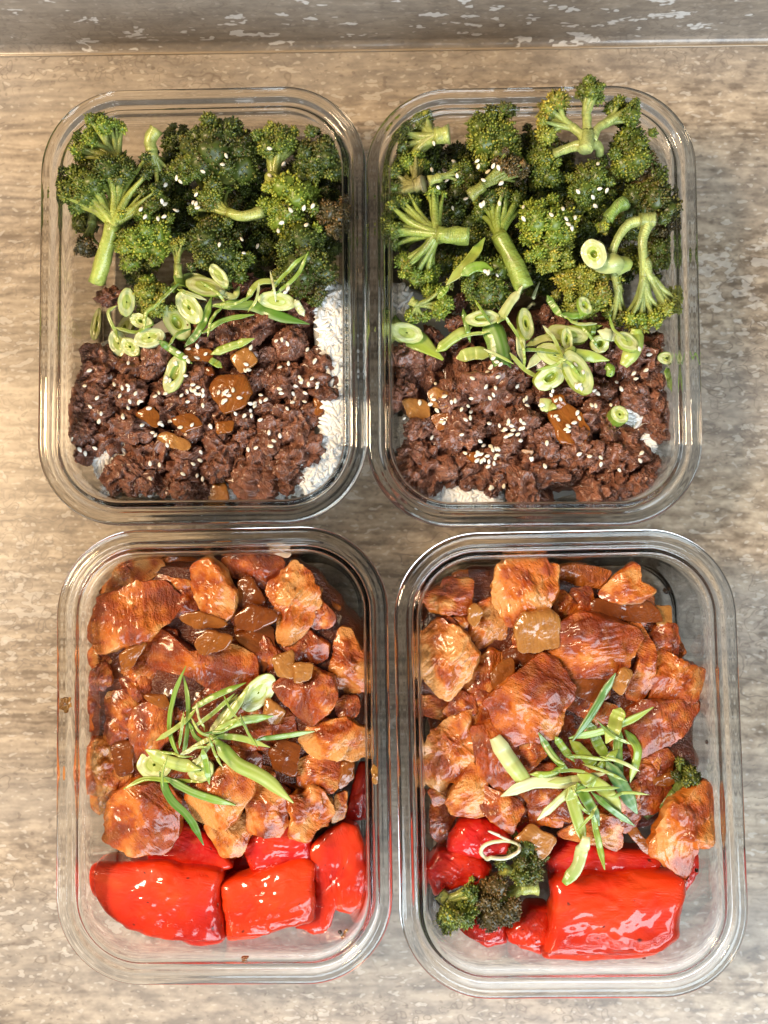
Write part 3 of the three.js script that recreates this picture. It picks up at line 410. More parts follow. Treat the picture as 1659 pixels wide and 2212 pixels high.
under(E, '640,900,95 800,900,100 950,860,90 980,1000,90 800,1040,100 640,1080,90 900,1160,90 1000,1240,80 740,1200,80 580,1230,70 960,480,80 1000,640,80 640,400,70 560,620,80 1250,830,70 1420,900,60 250,760,60 350,990,70 440,830,80 1100,980,70 480,1180,70 1300,1010,60 1290,470,60', 'E', 'lower left');
const oL = (s, h, l, k, o) => onion(E, s, h, l, k, o);
oL('885,470 960,418 1082,450 1080,492 970,542 898,522', 0.040, 'brown onion piece like a smooth disc, left of the pale crinkled chicken', 3);
oL('900,295 965,290 1035,408 910,425', 0.036, 'brown onion sliver under the red-glazed chicken at the back', 3);
oL('608,470 720,448 870,500 840,522 700,525', 0.042, 'long onion slice lying behind the widest chicken piece', 1);
oL('700,590 750,538 882,560 842,622 730,652', 0.0445, 'striped onion slice on top of the widest chicken piece', 1);
oL('340,650 400,615 480,578 452,640 370,742', 0.038, 'thin onion wedge tucked under the browned chicken chunk', 1);
oL('880,560 1060,520 1075,640 1010,760 985,680', 0.034, 'dark saucy onion patch in the middle of the lower left container', 3);
oL('1055,670 1160,628 1172,765 1090,745', 0.043, 'upright pale onion piece beside the thick sauce-covered chunk', 2);
oL('1160,690 1252,692 1240,762 1170,785', 0.045, 'small square onion piece on the thick sauce-covered chunk', 2);
oL('1035,850 1130,920 1080,978 1020,960', 0.037, 'wedge of onion just under the oval spring onion slice', 2);
oL('1040,1100 1100,1048 1192,1080 1182,1150 1170,1222 1070,1182', 0.036, 'rounded brown onion piece left of the striped chicken', 3);
oL('300,1070 405,1058 412,1200 335,1218', 0.035, 'upright translucent onion square near the left clump', 3);
oL('448,840 560,838 582,920 500,880', 0.040, 'onion piece leaning on the tall glazed chicken', 1);
oL('1368,840 1490,820 1495,960 1380,950', 0.024, 'dark onion heap in sauce at the right wall', 3, { t: 0.01, amp: 0.3 });
oL('1390,1150 1452,1138 1442,1232 1368,1292', 0.030, 'orange onion slice wedged at the right wall', 1);
oL('1038,130 1100,110 1152,170 1132,198 1060,172', 0.0415, 'whitish onion piece topmost at the back of the lower left container', 4);
// spring onion pile, lower left
slice(E, 512, 1165, 76, 62, 10, 'round greyish spring onion slice at the left edge of the pile', { hole: 0.12, skin: 'p' });
slice(E, 728, 1190, 55, 50, 0, 'round pale slice under the spring onion pile, above the pinkish chicken', { hole: 0.1, skin: 'p' });
ribbon(E, '495,1095 600,1140 715,1180', 72, 'p', 'p', 'broad pale oval spring onion piece left in the pile', { fold: 0.3 });
slice(E, 1002, 826, 98, 58, -48, 'oval spring onion slice at the upper right of the pile', { hole: 0.06, skin: 'p', lift: 0.003, tilt: 0.35 });
ribbon(E, '780,1020 840,930 890,850', 44, 'w', 'p', 'pale purplish spring onion strip in the middle of the pile');
ribbon(E, '655,760 685,860 680,1030 632,1145', 26, 'g', 'd', 'right strand of the long green loop at the pile top left');
ribbon(E, '650,722 604,850 596,1000 630,1150', 26, 'g', 'g', 'left strand of the long green loop at the pile top left');
ribbon(E, '690,905 800,840 922,790', 34, 'g', 'g', 'upper green strip reaching right from the loop');
ribbon(E, '700,985 790,920 872,845', 26, 'p', 'g', 'thin pale strip just below the upper green strip');
ribbon(E, '545,1035 650,965 705,905', 30, 'p', 'y', 'pale strip crossing the green loop');
ribbon(E, '795,1030 870,930 945,815', 44, 'g', 'p', 'bright green strip ending under the oval slice');
ribbon(E, '790,1012 900,965 1052,935', 50, 'p', 'g', 'wide pale green strip pointing right in the pile');
ribbon(E, '800,1038 930,1030 1042,1072', 38, 'g', 'p', 'split green strip below the wide pale one');
ribbon(E, '1000,1048 1120,1022 1245,1008', 30, 'd', 'g', 'dark green strip farthest right, touching the striped chicken');
ribbon(E, '680,972 730,1022 795,1052', 26, 'g', 'd', 'short green strip at the crossing of the pile');
ribbon(E, '655,1112 740,1060 795,1038', 28, 'w', 'p', 'short whitish strip left of the pile centre');
ribbon(E, '715,1155 760,1085 795,1050', 26, 'w', 'p', 'short whitish strip pointing down left from the pile centre');
ribbon(E, '738,1100 765,1160 775,1238', 36, 'g', 'g', 'small pointed green strip hanging below the pile centre');
ribbon(E, '788,1060 900,1150 1040,1200 1155,1312', 78, 'g', 'p', 'longest and widest strip, running to the lower right', { fold: 0.3 });
ribbon(G, '385,232 480,185 600,188 722,207', 26, 'g', 'y', 'curved green strip lying over the glazed front left chunk');
ribbon(G, '575,188 700,250 872,302', 50, 'd', 'g', 'green strip lying across the broad pinkish chicken');
ribbon(G, '538,176 600,275 680,362 752,462', 44, 'd', 'd', 'dark green strip hanging down to the red pepper');

// ------------------------------------------------------------------ lower right: chicken, onions, peppers, a little broccoli
pool(H, '150,330 330,250 700,240 980,270 1130,360 1220,520 1240,640 1330,800 1320,1000 1330,1180 1180,1360 720,1400 260,1330 170,1100 140,640', 0.0280, 'dark brown sauce pooled under the chicken in the lower right container');
yam(H, '235,255 330,230 402,282 432,352 395,390 330,330', 0.026, 'curved orange sweet potato end in the back left corner', { t: 0.012 });
yam(H, '705,212 830,205 978,240 920,322 850,348 720,285', 0.026, 'dark-skinned sweet potato slice at the back of the lower right container', { t: 0.012 });
yam(H, '1090,372 1142,345 1160,400 1120,410', 0.030, 'small orange sweet potato bit below the triangular chicken piece');
yam(H, '1225,545 1260,525 1298,600 1270,642 1220,620', 0.024, 'ragged orange sweet potato edge by the right wall cube');
yam(H, '1262,1000 1290,1000 1352,1138 1322,1138 1240,1050', 0.024, 'pointed orange sweet potato strip at the right of the lower right container');
pepper(I, '1180,560 1350,470 1358,590 1280,730 1250,715', 0.016, 'pinkish pepper flap behind the big square pepper, right side', 0.4, { t: 0.009 });
pepper(I, '525,400 590,325 650,390 570,450', 0.026, 'small red pepper corner under the chicken above the onion square', 0.4, { t: 0.012 });
pepper(I, '230,500 245,430 300,365 380,342 480,380 535,440 510,510 380,530', 0.035, 'bulging red pepper piece under the chicken, left side of the lower right container', 0.25, { t: 0.022, cyl: 0.6, e1: 0.42, e2: 0.6 });
pepper(I, '140,570 195,490 290,478 400,530 438,570 420,640 300,650 180,705', 0.031, 'wrinkled red pepper piece against the left glass wall above the broccoli', 0.4, { t: 0.02, cyl: 0.6, e1: 0.4, e2: 0.6 });
pepper(I, '670,520 760,445 900,470 1140,500 1200,560 1000,640 700,640', 0.026, 'red pepper piece behind the big square pepper under a spring onion', 0.3, { t: 0.015, dir: 0.1 });
pepper(I, '292,850 380,750 500,790 505,915 410,928 330,885', 0.022, 'folded red pepper end below the browned broccoli', 0.35, { t: 0.016, cyl: 0.6 });
pepper(I, '495,850 600,740 690,740 690,870 655,958 560,932 505,905', 0.025, 'small smooth red pepper left of the big square pepper', 0.5, { t: 0.018, cyl: 0.6 });
pepper(I, '690,612 850,596 1000,594 1278,600 1276,700 1258,800 1262,882 1130,970 1000,992 800,994 642,990 680,860 700,720', 0.036, 'big square glossy red pepper piece in front in the lower right container', 0.72, { t: 0.026, dir: 0.02 });
const cH = (s, h, l, k, o) => chicken(H, s, h, l, k, o), cI = (s, h, l, k, o) => chicken(I, s, h, l, k, o);
cH('330,420 440,368 502,470 482,562 400,612 348,540', 0.033, 'pale chicken piece behind the translucent onion, left', -0.25);
cH('113,345 200,310 250,268 342,290 332,420 250,442 170,402', 0.037, 'reddish folded chicken piece in the back left corner of the lower right container', 0.1, { facets: 3, amp: 0.28 });
cH('448,300 480,230 545,178 640,190 722,235 717,330 670,430 530,472 452,400', 0.046, 'tall pale chicken chunk at the back of the lower right container', -0.22, { facets: 4, fib: 1.5 });
cH('700,330 760,338 820,400 802,455 720,462', 0.034, 'small stringy chicken piece right of the tall back chunk', -0.1, { fib: 1.6 });
cH('903,350 990,260 1060,208 1085,230 1092,290 1162,322 1090,378 1020,382', 0.041, 'triangular chicken piece in the back right corner', -0.2, { facets: 2, t: 0.012 });
cH('253,455 320,433 332,490 290,502', 0.033, 'tiny chicken scrap above the left standing chunk', -0.1);
cH('128,800 250,778 382,800 342,872 220,897 138,870', 0.031, 'chicken piece wedged under the left standing chunk', 0.0);
cH('308,740 340,650 430,595 500,620 470,720 400,802 320,772', 0.035, 'chicken piece right of the left standing chunk', 0.0, { facets: 3 });
cH('118,560 160,490 222,466 300,520 368,610 330,700 250,803 200,782 118,680', 0.043, 'large pale chicken chunk standing at the left glass wall', -0.3, { facets: 4, fib: 1.3 });
cH('1000,460 1060,443 1112,510 1155,600 1142,750 1100,807 1020,792 1065,690 1100,560', 0.038, 'curved chicken piece hugging the right of the largest glazed chunk', 0.05, { facets: 3 });
cH('1155,640 1200,598 1290,650 1392,680 1382,740 1330,822 1153,802', 0.038, 'striped chicken cube at the right glass wall', 0.0, { fib: 1.9, facets: 3 });
cH('803,830 930,818 1002,850 960,912 870,922', 0.036, 'small chicken piece behind the spring onion, centre', 0.05);
cH('1028,940 1050,868 1100,822 1355,825 1312,920 1240,1002 1090,1062', 0.040, 'flat dark-glazed chicken slab right of the spring onion', 0.28, { facets: 3, t: 0.014 });
cH('688,620 760,470 830,438 960,475 1080,500 1102,540 1040,662 960,712 790,707', 0.048, 'largest glazed chicken chunk, top centre of the lower right container', 0.12, { facets: 4 });
cH('412,820 520,738 650,622 722,650 787,760 772,830 722,962 540,997 440,880', 0.050, 'large faceted dark-glazed chicken chunk in the middle', 0.25, { facets: 5 });
cH('155,1210 265,1190 272,1262 180,1282', 0.029, 'small chicken nub at the left wall above the red peppers', -0.1);
cH('128,1080 180,960 250,900 400,868 422,900 362,1002 320,1102 230,1197 150,1172', 0.039, 'knobbly chicken chunk at the left wall below the standing one', -0.12, { amp: 0.32, fib: 1.5 });
cH('560,1020 650,975 682,1012 677,1062 590,1132', 0.039, 'chicken corner right of the white spring onion log', 0.1);
cH('353,940 480,903 560,990 590,1132 480,1202 380,1132', 0.042, 'squared glazed chicken chunk under the white spring onion log', 0.12, { facets: 4 });
cI('168,300 240,288 272,350 220,472 168,422', 0.028, 'dark charred chicken piece in the shade at the left wall', 0.4);
cI('243,280 350,108 402,200 442,335 330,348 260,332', 0.038, 'stringy chicken piece above the bulging red pepper', -0.25, { fib: 1.6 });
cI('365,200 400,218 500,255 562,290 572,330 520,417 480,392 400,340', 0.040, 'drum-shaped chicken piece leaning on the stringy one', 0.15, { facets: 3 });
cI('598,270 740,268 767,340 740,392 618,387', 0.034, 'sauce-soaked chicken piece above the onion square', 0.3, { facets: 2 });
cH('1055,1050 1192,1038 1150,1152 1080,1172', 0.034, 'chicken sliver below the flat dark-glazed slab', 0.05);
cI('978,240 1082,188 1088,310 1030,338 988,302', 0.037, 'chicken piece right of the spring onion pile bottom', -0.1);
cI('728,430 800,393 900,338 1002,360 1010,480 970,500 900,462 750,452', 0.038, 'bright rounded chicken piece above the big square pepper', -0.15, { facets: 3 });
cI('1140,470 1210,350 1320,238 1372,208 1442,250 1452,400 1380,472 1332,540 1305,607 1240,572 1150,522', 0.048, 'big leaning chicken chunk at the right wall over the pepper', -0.05, { facets: 3, amp: 0.24, fib: 1.3 });
under(H, '560,680,90 620,560,80 830,780,90 900,900,90 960,1010,100 820,1050,90 740,950,90 880,1160,100 1000,1180,90 740,1230,90 640,1180,90 860,1290,80 1120,1240,80 1150,1120,80 1200,560,70 480,850,70 300,850,60 420,800,60 1080,420,70 830,390,70 240,520,60 1150,900,80 1010,1320,70 560,1280,70', 'H', 'lower right');
const oH = (s, h, l, k, o) => onion(H, s, h, l, k, o), oI = (s, h, l, k, o) => onion(I, s, h, l, k, o);
oH('538,490 570,428 700,428 742,460 722,572 640,600 560,592', 0.043, 'large shiny translucent onion piece in front of the tall back chunk', 2, { t: 0.009 });
oH('333,400 360,383 402,420 362,492 328,462', 0.037, 'onion sliver on the pale chicken piece, left', 2);
oH('778,720 860,688 952,720 950,800 880,822 788,782', 0.039, 'dark onion slice under the largest glazed chunk', 3);
oH('962,750 1010,668 1062,690 1012,792', 0.043, 'pale onion strip at the right end of the largest chunk', 2);
oH('1148,400 1232,395 1228,502 1170,482', 0.030, 'upright onion square near the back right corner', 2);
oH('878,370 990,368 1132,378 1202,470 1010,462 900,452', 0.034, 'wide dark onion slice behind the largest glazed chunk', 3);
oH('430,700 480,650 532,618 535,700 452,782', 0.040, 'thin onion wedge above the faceted dark-glazed chunk', 1);
oH('480,590 560,590 690,610 640,640 540,720', 0.033, 'dark saucy onion in the hollow between the big chunks', 3);
oI('538,460 610,388 722,450 702,502 622,558', 0.036, 'tan onion square lying between the red peppers', 2);
oI('1128,190 1250,148 1255,200 1150,242', 0.033, 'brown onion strip by the charred broccoli at the right', 1);
oI('1012,370 1050,365 1100,430 1155,500 1140,535 1060,450', 0.031, 'thin curved onion strip left of the big leaning chicken', 1, { t: 0.004 });
broccoli(I, [[1290, 190, 62, 0.032, 'd']], 'charred dark broccoli tip at the right, above the big leaning chicken', { stem: [[1110, 340, 0.026], [1190, 290, 0.029], [1250, 240, 0.031]], r: 30, tone: 'd', pale: [0.10, 0.16, 0.03] });
broccoli(I, [[560, 560, 85, 0.030]], 'dark broccoli floret under the thin white onion ring', { stem: [[450, 620, 0.020], [520, 590, 0.028]], r: 26, tone: 'd' });
broccoli(I, [[475, 700, 108, 0.030]], 'browned broccoli floret with its stalk to the right, beside the big pepper', { stem: [[640, 665, 0.030], [560, 670, 0.031]], r: 34, tone: 'b', lift: 0.9 });
broccoli(I, [[262, 760, 84, 0.034], [335, 690, 46, 0.034]], 'green broccoli floret in the front left corner of the lower right container', { stem: [[205, 690, 0.033], [235, 720, 0.034]], r: 34, tone: 'm', lift: 0.3 });
// spring onion pile, lower right
ribbon(H, '455,985 500,1060 580,1165', 88, 'w', 'p', 'white oval spring onion log at the left of the pile', { fold: 0.45, tip0: 0.7, tip1: 0.75, roll: 0, lift: 0.002 });
ribbon(H, '650,968 700,1050 755,1100', 38, 'd', 'g', 'dark green strip at the upper left of the right pile');
ribbon(H, '720,980 755,1030 785,1065', 42, 'g', 'g', 'short green strip beside the dark one at the pile upper left');
ribbon(H, '868,915 900,1000 945,1065', 58, 'd', 'g', 'broad dark green strip in the pile top centre');
ribbon(H, '995,950 985,1060 1010,1130', 52, 'g', 'd', 'upright green strip near the pile right edge');
ribbon(H, '1030,955 1075,1030 1048,1160', 50, 'g', 'y', 'outermost green strip on the pile right edge');
ribbon(H, '898,1110 940,1075 985,1035', 44, 'g', 'y', 'short strip slanting up right in the pile centre');
ribbon(H, '795,1005 850,1060 895,1115', 62, 'y', 'g', 'wide bright strip in the pile centre');
ribbon(H, '975,705 920,790 860,870 795,975', 40, 't', 'd', 'longest dark strip reaching up over the chicken');
ribbon(H, '795,978 920,940 1040,890 1132,848', 40, 'g', 'y', 'bright strip reaching out to the upper right');
ribbon(H, '1005,855 985,910 940,985', 74, 'y', 'p', 'pale folded strip across the bright upper right one');
ribbon(H, '618,1142 690,1118 748,1100', 34, 'y', 'g', 'small pointed strip above the white striped one');
ribbon(H, '490,1226 620,1182 800,1170', 60, 'w', 'w', 'white striped strip pointing left with a green tip', { tip0: 0.05 });
ribbon(H, '700,1172 830,1152 925,1128', 36, 'p', 'w', 'thin pale strip over the white striped one');
ribbon(H, '638,1305 740,1222 845,1172', 44, 'w', 'y', 'pale strip pointing to the lower left of the pile');
ribbon(H, '818,1190 870,1290 895,1345', 58, 'g', 'd', 'green strip under the pale hanging one');
ribbon(H, '780,1215 800,1320 832,1425', 66, 'p', 'y', 'pale green strip hanging from the pile bottom');
ribbon(H, '830,1150 920,1190 985,1310', 72, 'y', 'p', 'wide pale strip curving to the lower right');
ribbon(H, '950,1095 1000,1180 1062,1292', 74, 't', 't', 'bluish green flat strip at the pile lower right', { fold: 0.1 });
ribbon(H, '888,1230 960,1290 1032,1332', 34, 'd', 'd', 'narrow dark strip below the bluish one');
ribbon(H, '878,1315 890,1400 902,1502', 36, 'g', 'y', 'narrow green strip hanging lowest beside the pale one');
ribbon(H, '752,1592 790,1510 845,1428', 66, 'g', 'w', 'loose strip lying on the pepper below the pile', { tip0: 0.5, tip1: 0.6 });
shreds(E, '640,1000,150,18 740,1000,140,16 840,1000,170,18 700,1080,130,16 620,1120,140,14 880,900,150,14 960,1000,150,16 720,940,130,14 800,1100,140,16 560,1200,130,14', 'lower left');
shreds(H, '860,1060,170,20 940,1130,170,18 780,1120,150,18 1000,1080,160,20 900,1200,170,18 820,1270,150,16 960,960,150,18 700,1060,130,16 1030,1210,140,16 860,1340,130,16', 'lower right');
{ const f = I, pts = []; for (let i = 0; i <= 30; i++) { const a = -0.9 + (i / 30) * 6.9, p = rest(f, 475 + 88 * Math.cos(a), 495 + 44 * Math.sin(a), 3); pts.push(p); }
  let hm = 0; pts.forEach((p) => { hm += p.y / pts.length; }); pts.unshift(rest(f, 470, 428, 2), rest(f, 420, 406, 2)); pts.reverse(); pts.forEach((p) => { p.y = lerp(p.y, hm, 0.6) + 0.0012; });
  const c0 = pts[4].clone(), g = taper(pts.map((p) => p.clone().sub(c0)), [0.0007, 0.0010, 0.0009, 0.0005], 8, [GREEN.w, [0.62, 0.60, 0.5]]), r = obj('onion_ring', g, leafM2); r.position.copy(c0); tag(r, 'thin white onion ring lying on the red pepper and dark broccoli', 'spring onion', spring(I)); settle(r); }
for (const [f, x, y, r, h, l] of [[G, 1380, 915, 12, 0.044, 'tiny dark herb fleck in the front right corner of the lower left container'], [H, 1400, 1000, 13, 0.040, 'dark pepper fleck on the bare glass at the right of the lower right container'], [I, 1110, 985, 10, 0.030, 'tiny brown crumb touching the front of the big square pepper'], [I, 1345, 590, 12, 0.032, 'black charred fleck beside the tip of the big leaning chicken'], [H, 1215, 330, 22, 0.010, 'brown sauce drip on the back right glass of the lower right container']]) put('food_crumb', f, [0, 1, 2, 3, 4, 5].map((k) => [x + r * rr(0.6, 1.3) * Math.cos(k * 1.047), y + r * rr(0.5, 1.2) * Math.sin(k * 1.047)]), h, { flat: 1, t: 0.0016, amp: 0.3, n: 20, color: () => [0.05, 0.022, 0.006] }, wetM, l, 'crumb');
put('food_crumb', G, '915,1030 955,1028 950,1050 920,1052', 0.0560, { flat: 1, t: 0.0016, amp: 0.2, n: 24, color: () => [0.35, 0.12, 0.02] }, wetM, 'small orange crumb at the front glass wall of the lower left container', 'crumb');
put('food_crumb', G, '1405,900 1425,890 1415,960 1390,965', 0.046, { flat: 1, t: 0.0014, amp: 0.3, n: 24, color: () => [0.32, 0.15, 0.02] }, wetM, 'orange sauce smear in the front right corner of the lower left container', 'crumb');
// ------------------------------------------------------------------ rice
const grain0 = (() => { const g = mergeVertices(new THREE.SphereGeometry(1, 10, 8).deleteAttribute('uv').deleteAttribute('normal')), p = g.attributes.position; for (let i = 0; i < p.count; i++) { const x = p.getX(i); p.setXYZ(i, x * 0.0034, p.getY(i) * 0.00112, p.getZ(i) * 0.00112 + 0.0004 * x * x); } g.computeVertexNormals(); return g; })();
const riceBedM = phys({ vertexColors: true, roughness: 0.5 });
function rice(F, bed, top, regions, label, heaps = []) {
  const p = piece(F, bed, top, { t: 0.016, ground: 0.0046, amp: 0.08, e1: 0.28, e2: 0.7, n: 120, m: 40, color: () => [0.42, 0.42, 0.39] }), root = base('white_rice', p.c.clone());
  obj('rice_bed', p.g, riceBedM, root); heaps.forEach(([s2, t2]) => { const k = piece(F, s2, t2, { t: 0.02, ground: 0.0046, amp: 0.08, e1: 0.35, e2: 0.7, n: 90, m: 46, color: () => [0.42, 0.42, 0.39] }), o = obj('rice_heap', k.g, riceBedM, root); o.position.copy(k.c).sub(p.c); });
  settle(root);
  const list = [], q = new THREE.Quaternion(), e = new THREE.Euler();
  for (const [x0, y0, x1, y1, w, n] of regions) for (let i = 0; i < n; i++) {
    const t = rnd(), c = rest(F, lerp(x0, x1, t) + rr(-w, w), lerp(y0, y1, t) + rr(-w, w), 1, 0.012); if (c.y < 0.0055) continue;
    q.setFromEuler(e.set(rr(-0.42, 0.42), rr(0, 6.28), rr(-0.4, 0.4), 'YXZ')); c.y += rr(0.0, 0.0030); const s = rr(0.8, 1.15);
    list.push(new THREE.Matrix4().compose(c.sub(p.c), q, new THREE.Vector3(s, s, s)));
  }
  const m = new THREE.InstancedMesh(grain0, riceM, list.length); list.forEach((x, i) => m.setMatrixAt(i, x)); m.name = 'rice_grains'; m.castShadow = m.receiveShadow = true; tag(m, null, null, null, 'stuff'); root.add(m);
  tag(root, label, 'rice', null, 'stuff');
}
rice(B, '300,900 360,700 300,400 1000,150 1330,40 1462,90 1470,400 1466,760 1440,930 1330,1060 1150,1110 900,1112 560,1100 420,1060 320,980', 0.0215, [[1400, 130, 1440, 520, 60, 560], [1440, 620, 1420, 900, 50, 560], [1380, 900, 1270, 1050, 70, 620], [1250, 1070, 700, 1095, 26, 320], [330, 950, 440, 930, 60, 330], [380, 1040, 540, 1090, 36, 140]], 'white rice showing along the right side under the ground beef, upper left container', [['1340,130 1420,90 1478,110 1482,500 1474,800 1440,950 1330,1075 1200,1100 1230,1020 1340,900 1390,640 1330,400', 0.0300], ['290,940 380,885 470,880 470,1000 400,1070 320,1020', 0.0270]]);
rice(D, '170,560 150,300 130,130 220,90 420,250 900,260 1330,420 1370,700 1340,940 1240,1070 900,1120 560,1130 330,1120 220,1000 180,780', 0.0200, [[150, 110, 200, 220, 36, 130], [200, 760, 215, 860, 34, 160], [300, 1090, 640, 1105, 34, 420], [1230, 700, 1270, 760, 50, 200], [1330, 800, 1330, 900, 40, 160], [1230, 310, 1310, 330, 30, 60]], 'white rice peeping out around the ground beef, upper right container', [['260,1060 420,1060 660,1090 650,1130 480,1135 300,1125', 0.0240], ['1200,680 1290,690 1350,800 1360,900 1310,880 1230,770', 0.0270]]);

// ------------------------------------------------------------------ ground beef
const crumbs = Array.from({ length: 9 }, (_, k) => {
  const g = mergeVertices(new THREE.IcosahedronGeometry(1, 11).deleteAttribute('normal').deleteAttribute('uv')), p = g.attributes.position, sd = 11.7 * k + 3, v = new THREE.Vector3(), tone = [];
  for (let i = 0; i < p.count; i++) {
    v.fromBufferAttribute(p, i); const wild = 0.7 + 0.12 * k, lump = 0.46 * wild * noise(v.x * 1.25 + sd, v.y * 1.25, v.z * 1.25), b1 = 0.32 - Math.abs(noise(v.x * 2.1 + sd, v.y * 2.1, v.z * 2.1)) + 0.32 * (0.3 - Math.abs(noise(v.x * 4.3 + sd, v.y * 4.3, v.z * 4.3))), b2 = noise(v.x * 6.5 + sd, v.y * 6.5, v.z * 6.5), b3 = noise(v.x * 13 + sd, v.y * 13, v.z * 13);
    const r = 0.86 + lump + 0.52 * wild * b1 + 0.085 * b2 + 0.065 * b3; p.setXYZ(i, v.x * r, v.y * r, v.z * r);
    const t = clamp(0.5 + fbm(v.x * 2.5 + sd, v.y * 2.5, v.z * 2.5, 3) * 1.3, 0, 1); tone.push(mixc(mixc([0.100, 0.035, 0.018], [0.33, 0.130, 0.075], t), [0.47, 0.27, 0.18], clamp(b3 - 0.25, 0, 0.5)));
  }
  g.computeVertexNormals(); const uv = new Float32Array(p.count * 2); for (let i = 0; i < p.count; i++) { uv[i * 2] = p.getX(i) * 0.2 + 0.13 * p.getY(i); uv[i * 2 + 1] = p.getZ(i) * 0.2 - 0.13 * p.getY(i); } g.setAttribute('uv', new THREE.BufferAttribute(uv, 2)); return col(g, (x, y, z, i) => tone[i]);
});
function beefBed(F, s, w) { put('ground_beef', F, s, 0.0245, { t: 0.0185, ground: 0.0046, amp: 0.16, wrinkle: 1.2, e1: 0.35, e2: 0.8, n: 160, m: 80, color: (m, x, y, z, sd) => mixc([0.08, 0.024, 0.012], [0.22, 0.08, 0.042], clamp(0.5 + fbm(x * 9 + sd, y * 9, z * 9, 4) * 1.4, 0, 1)) }, beefM, 'bed of fine brown beef crumbs beneath the larger lumps in the ' + w + ' container', 'ground beef').userData.kind = 'stuff'; }
function beef(F, list, group) {
  const label = 'brown glossy lump of crumbled ground beef in the ' + (F === B ? 'upper left' : 'upper right') + ' container';
  poly(list).forEach(([x, y, s], i) => {
    const r = s * F.u * rr(1.0, 1.6), h = heap(rr(0.023, 0.030) + (i % 3) * 0.0022), p = F(x, y, h), o = obj('beef_crumble', crumbs[i % 9], beefM);
    o.position.copy(p); o.rotation.set(rr(-0.5, 0.5), rr(0, 6.28), rr(-0.5, 0.5)); o.scale.set(r * rr(0.75, 1.25), r * rr(0.7, 0.95), r * rr(0.75, 1.15)); tag(o, label, 'ground beef', group); settle(o);
  });
}
beefBed(B, '240,420 500,420 760,330 1000,130 1280,200 1390,450 1390,640 1270,880 1230,1000 1000,1060 700,1080 420,1030 400,900 250,880 210,700', 'upper left');
beef(B, '290,440,68 345,475,74 300,560,76 225,640,42 245,715,66 235,800,54 262,890,72 390,590,74 350,650,72 470,510,72 555,515,64 465,620,64 420,720,72 385,820,72 470,780,74 555,815,62 620,700,62 645,590,54 700,650,64 780,560,66 800,660,64 760,760,66 900,690,58 940,350,62 820,370,62 768,340,46 1060,300,66 1225,390,84 1130,450,64 1360,470,74 1330,560,72 1210,560,62 1100,540,54 1140,610,56 1375,600,52 1240,740,88 1110,680,64 1000,740,62 1010,820,72 900,880,80 870,970,78 1100,870,72 1200,860,62 1280,900,62 1230,960,54 1050,1030,80 1170,980,72 1200,1060,42 720,920,64 710,1010,72 720,1080,42 580,940,72 520,900,62 400,1000,54 460,1010,72 540,1045,60 620,1050,52 800,1070,44 1280,230,54 1010,100,46 370,170,50 820,800,54 1150,790,54 990,540,50 1000,440,56 600,430,56 700,500,58 900,780,54 640,850,56 950,960,60 860,440,50 1200,250,56 1120,180,50', 'ground beef lumps in the upper left container');
beefBed(D, '200,440 480,400 460,200 900,260 1120,320 1360,400 1370,700 1290,760 1330,960 1260,1060 1000,1060 800,1110 600,1050 300,1040 220,960 290,800 190,640', 'upper right');
beef(D, '235,465,72 335,455,72 200,560,54 300,560,72 185,630,44 420,640,62 550,545,92 620,600,72 725,540,54 480,500,54 640,500,62 260,790,52 335,820,62 405,850,72 480,800,62 550,700,62 700,680,62 760,760,72 820,840,70 860,610,54 960,625,54 700,850,62 880,845,52 245,900,54 225,960,62 300,965,72 240,1035,62 330,1040,70 440,960,62 535,920,62 500,1000,52 600,1010,72 600,1065,42 780,960,82 855,1000,70 785,1080,70 830,1120,40 720,1090,42 985,1000,44 1060,980,72 1090,1060,70 1100,920,52 1170,880,62 1240,860,62 1210,960,72 1280,980,62 1350,945,54 1310,1040,52 1255,1075,44 1180,1050,52 980,870,44 940,760,44 1060,740,62 1120,600,62 1165,680,52 1250,570,52 1280,640,54 1350,670,62 1380,740,70 1400,805,40 1330,480,62 1350,385,52 1290,430,52 1370,570,54 1240,480,54 1130,300,52 870,270,52 450,200,44 440,300,42 1130,490,52 1300,800,46 1150,780,54 420,740,56 620,790,56 1010,800,54 900,930,52 1000,920,54 650,930,52 330,360,54 480,400,56 700,420,52 1000,520,56 920,330,50 1180,420,54', 'ground beef lumps in the upper right container');
const oB = (s, h, l, k, o) => onion(B, s, h + 0.002, l, k, { grow: 1.15, ...o }), oD = (s, h, l, k, o) => onion(D, s, h + 0.002, l, k, { grow: 1.15, ...o });
oB('848,600 890,545 1000,533 1032,610 992,682 912,708', 0.038, 'largest rounded onion piece, sesame on top, middle of the upper left beef', 1, { t: 0.010 });
oB('488,720 560,678 602,720 592,782', 0.036, 'onion wedge left of the overlapping onion slices', 1);
oB('660,740 760,718 806,770 720,805', 0.037, 'striped onion slice above the pointed tan one', 1);
oB('588,830 640,800 747,850 735,892 660,872', 0.037, 'pointed tan onion slice in the lower middle of the upper left beef', 2);
oB('718,410 850,418 852,470 740,462', 0.036, 'flat onion slice at the top of the upper left beef', 1);
oB('938,450 1010,400 1062,470 990,522', 0.038, 'ridged onion square right of the yellow-green strip', 2);
oB('768,500 850,498 862,540 790,532', 0.035, 'thin brown onion scrap above the largest onion piece', 3);
oB('812,1050 912,1048 932,1130 830,1132', 0.024, 'ribbed tan onion square at the front edge of the upper left beef', 2);
oB('1328,640 1392,660 1342,752', 0.032, 'onion sliver at the right edge of the upper left beef', 1);
oB('176,700 240,640 285,620 200,722', 0.031, 'curved onion skin at the left edge of the upper left beef', 1, { t: 0.004 });
oB('870,760 950,750 945,800 880,810', 0.035, 'orange carrot-coloured onion bit below the largest onion piece', 1);
